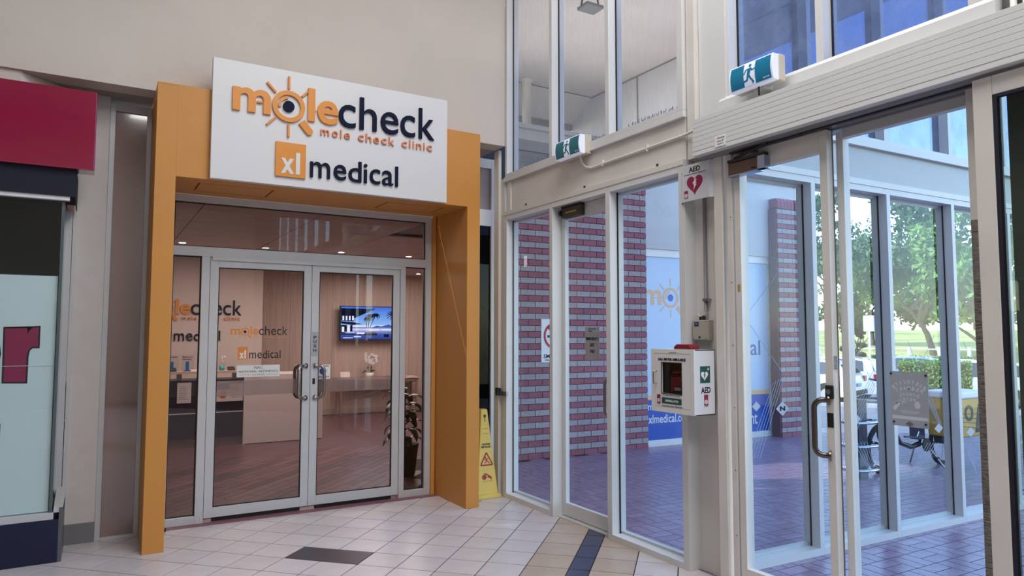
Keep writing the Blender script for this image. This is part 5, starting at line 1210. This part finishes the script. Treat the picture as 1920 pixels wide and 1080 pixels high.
for k, px in enumerate((1470, 1590, 1710, 1830, 1950)):
    tree(px, 120 + 4 * (k % 2), ('distant tree on the ridge behind the left mullion', 'distant tree on the ridge above the white hatchback', 'distant tree on the ridge above the blue car roof', 'distant tree on the ridge at the right jamb', 'distant tree beyond the dark sliding leaf')[k], 7, (5.2, 3.2, 3.4), 4500, LF2 if k % 2 else LFD, .9, .3, (0, 0), 1, 20 + k)
# ---- hedge, fence, sign pole
def hedge(lab, px0, px1, r, top, seed, th=1.1):
    a = at(px0, r); b = at(px1, r); t = thing('hedge', lab, 'hedge', loc=(a + b) / 2); r3 = np.random.RandomState(seed)
    d = (b - a); L_ = d.length; d.normalize(); n_ = Vector((-d.y, d.x, 0)); zb = min(a.z, b.z) - .1
    MB().prism([(p.x, p.y) for p in (a + n_ * .5 * th * .85, b + n_ * .5 * th * .85, b - n_ * .5 * th * .85, a - n_ * .5 * th * .85)], 'z', zb, top - .10).build('dense_core', mat('hedge_core', '#22331F', .9), t)
    N = 9000; P = np.stack([r3.rand(N) * L_, (r3.rand(N) - .5) * th, zb + r3.rand(N) * (top - zb)], 1); k = r3.rand(N); f = k < .4; P[f, 2] = top - .06 + r3.normal(size=f.sum()) * .05; g_ = (k >= .4) & (k < .75); P[g_, 1] = .5 * th * np.where(r3.rand(g_.sum()) < .5, -1, 1) * (1 + r3.normal(size=g_.sum()) * .05)
    W = np.array(a[:])[None, :] * np.array([1, 1, 0]) + P[:, :1] * np.array(d[:]) + P[:, 1:2] * np.array(n_[:]); W[:, 2] = P[:, 2]
    A = r3.normal(size=(N, 3)); A /= np.linalg.norm(A, axis=1)[:, None]; B = np.cross(A, r3.normal(size=(N, 3))); B /= np.linalg.norm(B, axis=1)[:, None]
    V = np.stack([W - A * .05, W + B * .03, W + A * .05, W - B * .03], 1).reshape(-1, 3) - np.array(t.location[:])
    me = bpy.data.meshes.new('leaves'); me.from_pydata(V.tolist(), [], np.arange(4 * N).reshape(-1, 4).tolist()); me.materials.append(mat('hedge_leaf', '#5F8A45', .6, var=.3, scale=2)); o = bpy.data.objects.new('leaves', me); COL.objects.link(o); o.parent = t; tag(o, kind='stuff')
hedge('clipped green hedge behind the yellow delivery box', 1684, 1818, 26, .80, 2)
hedge('low rough shrubbery below the park fence', 1630, 1850, 45, .45, 4, 1.6)
fn_ = thing('park_fence', 'white post and rail fence along the park edge', 'fence', loc=at(1700, 48))
WF = mat('white_fence_paint', '#E6E8EC', .5)
fps = [at(px, 48) for px in range(1480, 1900, 56)]
ztop = .80
for p in fps: MB().box(p.x - .07, p.x + .07, p.y - .07, p.y + .07, p.z - .4, ztop + .13).build('post', WF, fn_)
for p, q in zip(fps[:-1], fps[1:]): MB().tube([(p.x, p.y, ztop), (q.x, q.y, ztop)], .045, 6).build('rail', WF, fn_); MB().tube([(p.x, p.y, ztop - .42), (q.x, q.y, ztop - .42)], .035, 6).build('rail', WF, fn_)
sp_ = at(1630, 40); t = thing('street_sign', 'pale street sign on a tall white pole behind the silver car', 'sign', loc=sp_)
MB().tube([sp_ - Vector((0, 0, .1)), sp_ + Vector((0, 0, 3.7))], .05, 8).build('pole', WF, t); MB().box(sp_.x - .05, sp_.x + .05, sp_.y - .28, sp_.y + .28, sp_.z + 2.9, sp_.z + 3.7).build('sign_plate', mat('pale_blue_sign', '#BFD2EC', .5), t)
# ---- cars
def car(name, lab, rearpx, r, head, paint, L_=4.2, W_=1.78, Hh=1.5, suv=False, plate=False):
    b = at(rearpx, r); rz = math.radians(head); t = thing(name, lab, 'car', loc=b, rz=rz)
    # local: x forward from rear bumper 0..L, y: right side negative; origin at rear right corner on ground
    k = Hh / 1.5; z0 = .24
    side = [(.05, z0), (0, .42 * k), (0.02, .78 * k), (.10, .98 * k), (.16, 1.02 * k), (.42, 1.38 * k) if not suv else (.28, 1.40 * k), (.95, 1.49 * k), (2.1, 1.5 * k), (2.9, 1.02 * k), (3.9, .86 * k), (L_ - .05, .62 * k), (L_, .40), (L_ - .1, z0)]
    nseg = len(side)
    def body(zlo=None):
        vs = []; 
        for y, ins, top in ((0, .0, 0), (W_, .0, 0)): pass
        for yy in (0, W_):
            for (x, z) in side:
                tum = max(0, (z - .95 * k)) * .32; vs.append((x, yy + (tum if yy == 0 else -tum), z))
        fs = [tuple(range(nseg)), tuple(range(nseg, 2 * nseg))[::-1]] + [(i, i + nseg, (i + 1) % nseg + nseg, (i + 1) % nseg) for i in range(nseg)]
        return vs, fs
    vs, fs = body(); bo = MB().add(vs, [f[::-1] for f in fs]).build('body', paint, t, bevel=.05)
    GLC = mat('car_window_glass', '#131B2C', .08, spec=1.0); TY = mat('tyre_rubber', '#15161A', .8); RM = mat('alloy_wheel', '#B8BCC4', .3, metal=.7)
    def win(poly, yy, nm='side_window'):
        out = []
        for (x, z) in poly: tum = max(0, (z - .95 * k)) * .32; out.append((x, yy + tum - .006 if yy == 0 else yy - tum + .006, z))
        m = MB(); n = len(out); m.add(out + [(a, b_ + (.004 if yy == 0 else -.004), c) for a, b_, c in out], [tuple(range(n)), tuple(range(n, 2 * n))[::-1]]); m.build(nm, GLC, t)
    for yy in (0, W_):
        win([(.50, 1.02 * k), (.55, 1.36 * k), (.95, 1.43 * k), (1.15, 1.43 * k), (1.15, 1.0 * k)], yy); win([(1.20, 1.0 * k), (1.20, 1.43 * k), (2.02, 1.43 * k), (2.1, .99 * k)], yy); win([(2.15, .99 * k), (2.08, 1.42 * k), (2.75, 1.05 * k), (2.75, .99 * k)], yy)
    x1, x2 = (.145, .40) if not suv else (.150, .275)
    MB().add([(x1 - .012, .16, 1.04 * k), (x1 - .012, W_ - .16, 1.04 * k), (x2 - .012, W_ - .27, 1.35 * k), (x2 - .012, .27, 1.35 * k)], [(0, 3, 2, 1)]).build('rear_window', GLC, t)
    RL = mat('red_tail_light', '#B01828', .25)
    for y0, y1 in ((-.006, .22), (W_ - .22, W_ + .006)): MB().box(-.012, .16, y0, y1, .74 * k, .93 * k).build('tail_light', RL, t, bevel=.01)
    MB().box(-.03, .15, -.006, W_ + .006, .30, .46 * k).build('rear_bumper', paint if suv else mat('dark_bumper', '#1B1C22', .6), t, bevel=.03)
    pt = MB().box(-.035 if not suv else -.02, -.02 if not suv else -.008, W_ / 2 - .19, W_ / 2 + .19, .58 * k, .70 * k).build('number_plate', mat('number_plate_blue', '#A9B4CC', .5), t)
    for xw in (.80, L_ - .85):
        for yy, s_ in ((.0, 1), (W_, -1)):
            MB().cyl((xw, yy - .012 * s_, .32), (xw, yy + .2 * s_, .32), .33, 22).build('wheel', TY, t)
            MB().cyl((xw, yy - .018 * s_, .32), (xw, yy + .0 * s_, .32), .20, 10).build('rim', RM, t)
            MB().ring(frame((xw, yy - .010 * s_, .32), (1, 0, 0), (0, 0, 1)), 0, 0, .33, .40, -.004, .008, 0, 180, 14).build('wheel_arch', mat('dark_bumper', '#1B1C22', .6), t)
    return t
WP = mat('white_car_paint', '#E8E8EA', .25, coat=.6); SP = mat('silver_car_paint', '#D4D8E0', .25, metal=.1, coat=.6); BP_ = mat('light_blue_car_paint', '#7FA3D6', .25, metal=.3, coat=.6)
def hd_of(px, turn): d = ray(px, 627); a = math.degrees(math.atan2(d.y, d.x)); return a + 90 - turn
car('car', 'white hatchback parked in front of the silver one, rear plate showing', 1622, 28, hd_of(1600, 17), WP, 4.1, 1.72, 1.5)
car('car', 'silver compact SUV parked behind the white hatchback', 1660, 32, hd_of(1640, 10), SP, 4.3, 1.8, 1.66, True)
car('car', 'light blue car whose curved roof shows above the clipped hedge', 1778, 39, hd_of(1720, 6), BP_, 4.3, 1.78, 1.75)
car('car', 'white car at the far right behind the hedge end', 1925, 30, hd_of(1850, -8), WP, 4.4, 1.8, 1.6, True)
# ---- bike rack bollard
bx0, by0 = 7.82, 5.12
t = thing('bike_rack_post', 'dark square bollard ringed by three chrome bike hoops', 'bike rack', loc=(bx0, by0, 0))
MB().box(bx0 - .085, bx0 + .085, by0 - .085, by0 + .085, 0, .93).build('post', mat('blue_black_post', '#1E2A44', .3, coat=.5), t, bevel=.006)
for z in (.66, .385, .11):
    pts = [(bx0 + .06 + .27 * math.cos(a), by0 - .02 + .16 * math.sin(a), z) for a in [2 * PI * k / 28 for k in range(28)]]
    MB().tube(pts, .019, 8, closed=True).build('chrome_hoop', mat('polished_chrome', '#C6CAD2', .12, metal=1), t, smooth=True)
t = thing('bike_lock', 'black cable lock looped on the bollard hoops', 'lock', loc=(bx0 + .2, by0 - .2, .5))
MB().tube([(bx0 + .18 + .07 * math.cos(a), by0 - .19, .55 + .11 * math.sin(a)) for a in [2 * PI * k / 16 for k in range(16)]], .011, 6, closed=True).build('cable', BLACK, t, smooth=True)
# ---- cargo bicycle
def wheel(root, x, y, r, nm='wheel'):
    w_ = MB().tube([(x + r * math.cos(a), y, r + r * math.sin(a)) for a in [2 * PI * k / 32 for k in range(32)]], .028, 8, closed=True).build(nm, mat('tyre_rubber', '#15161A'), root, smooth=True)
    m = MB().cyl((x, y - .04, r), (x, y + .04, r), .035, 12)
    for k in range(14): a = 2 * PI * k / 14; m.tube([(x, y, r), (x + (r - .03) * math.cos(a), y, r + (r - .03) * math.sin(a))], .0022, 3, caps=False)
    m.build('spokes', CHROME, w_); MB().tube([(x + (r - .035) * math.cos(a), y, r + (r - .035) * math.sin(a)) for a in [2 * PI * k / 32 for k in range(32)]], .010, 6, closed=True).build('rim', mat('dark_rim', '#2A2C34', .4, metal=.6), w_, smooth=True)
bk = thing('cargo_bicycle', 'black electric cargo bicycle parked beside the chrome hoops', 'bicycle', loc=(8.9, 5.15, 0))
FRM = mat('black_frame_paint', '#12141C', .3, coat=.4)
wheel(bk, 8.38, 5.15, .29); wheel(bk, 9.66, 5.10, .29)
yb_ = 5.13
m = MB(); m.tube([(8.62, yb_, .98), (8.55, yb_, .70), (8.58, yb_, .50), (8.72, yb_, .34), (8.95, yb_, .27), (9.15, yb_, .29)], .032, 10)
m.tube([(9.15, yb_, .29), (9.30, yb_, .62), (9.36, yb_, .95)], .022, 8).tube([(9.15, yb_, .29), (9.66, yb_ - .05, .29)], .018, 8).tube([(9.28, yb_, .60), (9.66, yb_ - .05, .29)], .014, 8).tube([(8.60, yb_, .80), (8.38, yb_ - .05, .29)], .020, 8).tube([(8.60, yb_, .80), (8.38, yb_ + .06, .29)], .020, 8)
m.build('frame', FRM, bk, smooth=True)
MB().tube([(8.62, yb_ - .32, 1.12), (8.66, yb_ - .2, 1.10), (8.62, yb_, 1.06), (8.66, yb_ + .2, 1.10), (8.62, yb_ + .32, 1.12)], .013, 8).tube([(8.62, yb_, .96), (8.62, yb_, 1.08)], .016, 8).build('handlebar', FRM, bk, smooth=True)
MB().box(9.22, 9.46, yb_ - .07, yb_ + .07, .95, 1.01).build('saddle', BLACK, bk, bevel=.02)
MB().box(9.02, 9.17, yb_ - .07, yb_ + .05, .36, .76).build('battery_case', mat('battery_blue_grey', '#38435C', .4), bk, bevel=.01)
MB().box(9.36, 9.60, yb_ - .18, yb_ - .06, .30, .60).build('pannier', mat('pannier_black', '#1A1D26', .7), bk, bevel=.03)
MB().box(9.22, 9.36, yb_ - .16, yb_ - .08, .44, .56).build('motor_controller', mat('battery_blue_grey', '#38435C'), bk, bevel=.01)
MB().tube([(9.30, yb_ - .10, .62), (9.60, yb_ - .1, .52), (9.64, yb_ - .1, .66), (9.40, yb_ - .1, .70), (9.30, yb_ - .10, .62)], .011, 6).tube([(8.72, yb_ - .06, .42), (8.95, yb_ - .09, .40), (9.02, yb_ - .08, .46)], .012, 6).build('silver_rack_tube', mat('polished_chrome', '#C6CAD2'), bk)
MB().tube([(9.15, yb_ - .12, .29), (9.20, yb_ - .14, .14), (9.24, yb_ - .2, .13)], .012, 6).cyl((9.15, yb_ - .10, .29), (9.15, yb_ - .085, .29), .085, 18).build('crankset', FRM, bk)
MB().tube([(9.20, yb_ - .1, .25), (9.30, yb_ - .22, .015), (9.40, yb_ - .22, .012)], .011, 6).tube([(9.22, yb_ + .1, .25), (9.28, yb_ + .2, .012)], .011, 6).build('kickstand', CHROME, bk)
for k in range(3): MB().tube([(8.62, yb_ - .2, 1.05), (8.9, yb_ - .22 - .02 * k, .92 + .02 * k), (9.20, yb_ - .16, .72 - .03 * k), (9.5, yb_ - .14, .50)], .0045, 5).build('brake_cable', mat('pale_cable', '#B9BCC8', .4), bk, smooth=True)
MB().tube([(9.26, yb_ - .14, .76), (9.34, yb_ - .18, .70)], .016, 8).build('yellow_grip', mat('bright_yellow', '#D9B92E', .4), bk)
MB().tube([(8.1, 5.0, .11), (8.25, 4.98, .02), (8.38, 5.05, .03), (8.44, 5.1, .16), (8.2, 5.0, .17)], .012, 6).build('lock_chain', BLACK, bk, smooth=True)
yx = thing('delivery_box', 'yellow insulated delivery box with a white lid on the bicycle rear', 'delivery box', loc=(9.5, 4.9, .4))
a = ony(1737, 717, 4.85); b = ony(1812, 717, 4.60)
BX0, BX1 = 9.02, 9.86
MB().box(9.16, 9.78, 4.62, 5.02, .42, .90).build('body', mat('box_yellow', '#B8953A', .45, var=.08, scale=6), yx, bevel=.02)
MB().box(9.13, 9.81, 4.59, 5.05, .90, .985).build('lid', mat('box_white_lid', '#DDE2F0', .4), yx, bevel=.02)
f3 = frame((9.16, 4.618, .42), (1, 0, 0), (0, 0, 1)); m = MB().ring(f3, .20, .30, .06, .10, 0, .002, n=20).plate(f3, [(.34, .05), (.42, .40), (.47, .42), (.44, .22), (.52, .44), (.58, .40), (.48, .12), (.56, .06)], 0, .002)
m.build('black_graphic', BP, yx)
m = MB()
for k in range(4): m.seg(f3, .03, .30 - k * .05, .58 - k * .02, .27 - k * .06, .006, 0, .003)
m.build('strap', BLACK, yx)
# ---- glass decals (E wall glass, viewer side)
_e = (math.cos(RZE), math.sin(RZE))
def onE(px, py, off=.078):
    d = ray(px, py); n_ = (-_e[1], _e[0]); p0 = (4.14 + n_[0] * off, 3.521 + n_[1] * off); t_ = (n_[0] * p0[0] + n_[1] * p0[1]) / (n_[0] * d.x + n_[1] * d.y)
    x, y = d.x * t_, d.y * t_; return ((x - 4.14) * _e[0] + (y - 3.521) * _e[1], H + d.z * t_)
fE = frame((0, .0835, 0), (1, 0, 0), (0, 0, 1))
DM = mat('etched_silver_film', '#B9BDC6', .6)
def decal(lab, nm, build, mt=DM):
    t = thing(nm, lab, 'decal', loc=(4.14, 3.521, 0), rz=RZE, group=None); build(t); return t
def dia(t, px, py, s, mt=DM):
    c = onE(px, py, .0835); a = onE(px + s, py, .0835); w_ = a[0] - c[0]; hh = onE(px, py - s * 1.15, .0835)[1] - c[1]
    return MB().plate(fE, [(c[0] - w_, c[1]), (c[0], c[1] - hh), (c[0] + w_, c[1]), (c[0], c[1] + hh)], .0, .0012).build('diamond', mt, t), c, w_, hh
def f1(t):
    o, c, w_, hh = dia(t, 1467, 766, 12); text(MB(), 'N', fE, c[0] - w_ * .42, c[0] + w_ * .42, c[1] - hh * .32, c[1] + hh * .32, .0012, .002, .05).build('letter', NAVY, o)
decal('silver diamond decal with a dark letter N on the vestibule glass', 'diamond_decal', f1)
for (px, py, lb) in ((1418, 762, 'small silver diamond decal left of the N decal'), (1606, 786, 'small silver diamond decal in front of the bike rack post'), (1760, 803, 'small silver diamond decal in front of the bicycle'), (1820, 810, 'small silver diamond decal beside the scuffed jamb')):
    decal(lb, 'diamond_decal', lambda t, px=px, py=py: dia(t, px, py, 8))
LN = mat('thin_etched_line', '#A8B4CC', .6)
def lines(lab, segs):
    def f(t):
        m = MB()
        for (x0, y0, x1, y1) in segs:
            a, b = onE(x0, y0, .0835), onE(x1, y1, .0835); m.seg(fE, a[0], a[1], b[0], b[1], .0035, 0, .0008)
        m.build('etched_lines', LN, t)
    decal(lab, 'etched_line_decal', f)
lines('thin etched zigzag lines on the first vestibule pane', [(1464, 504, 1390, 604), (1390, 585, 1468, 700)] + [(1470 - k * 5, 705 + k * 3, 1425 - k * 6, 860) for k in range(5)] )
lines('thin etched lines on the second vestibule pane', [(1620, 520, 1640, 560), (1604, 655, 1640, 725)] + [(1640, 690 + k * 9, 1602, 770 + k * 12) for k in range(5)] + [(1602 + k * 6, 830, 1638, 900 - k * 6) for k in range(5)])
lines('thin etched triangle lines on the third vestibule pane', [(1718, 519, 1682, 588), (1722, 521, 1745, 560), (1703, 640, 1722, 694), (1722, 694, 1752, 628)] + [(1742, 735 + k * 7, 1765, 795 + k * 4) for k in range(4)] + [(1740 + k * 5, 830, 1700 + k * 4, 900) for k in range(5)])
lines('thin etched lines on the rightmost visible vestibule pane', [(1804, 580, 1822, 540), (1806, 640, 1830, 690)] + [(1806 + k * 5, 830, 1828 + k, 880 + k * 3) for k in range(4)])
bpy.context.view_layer.update()
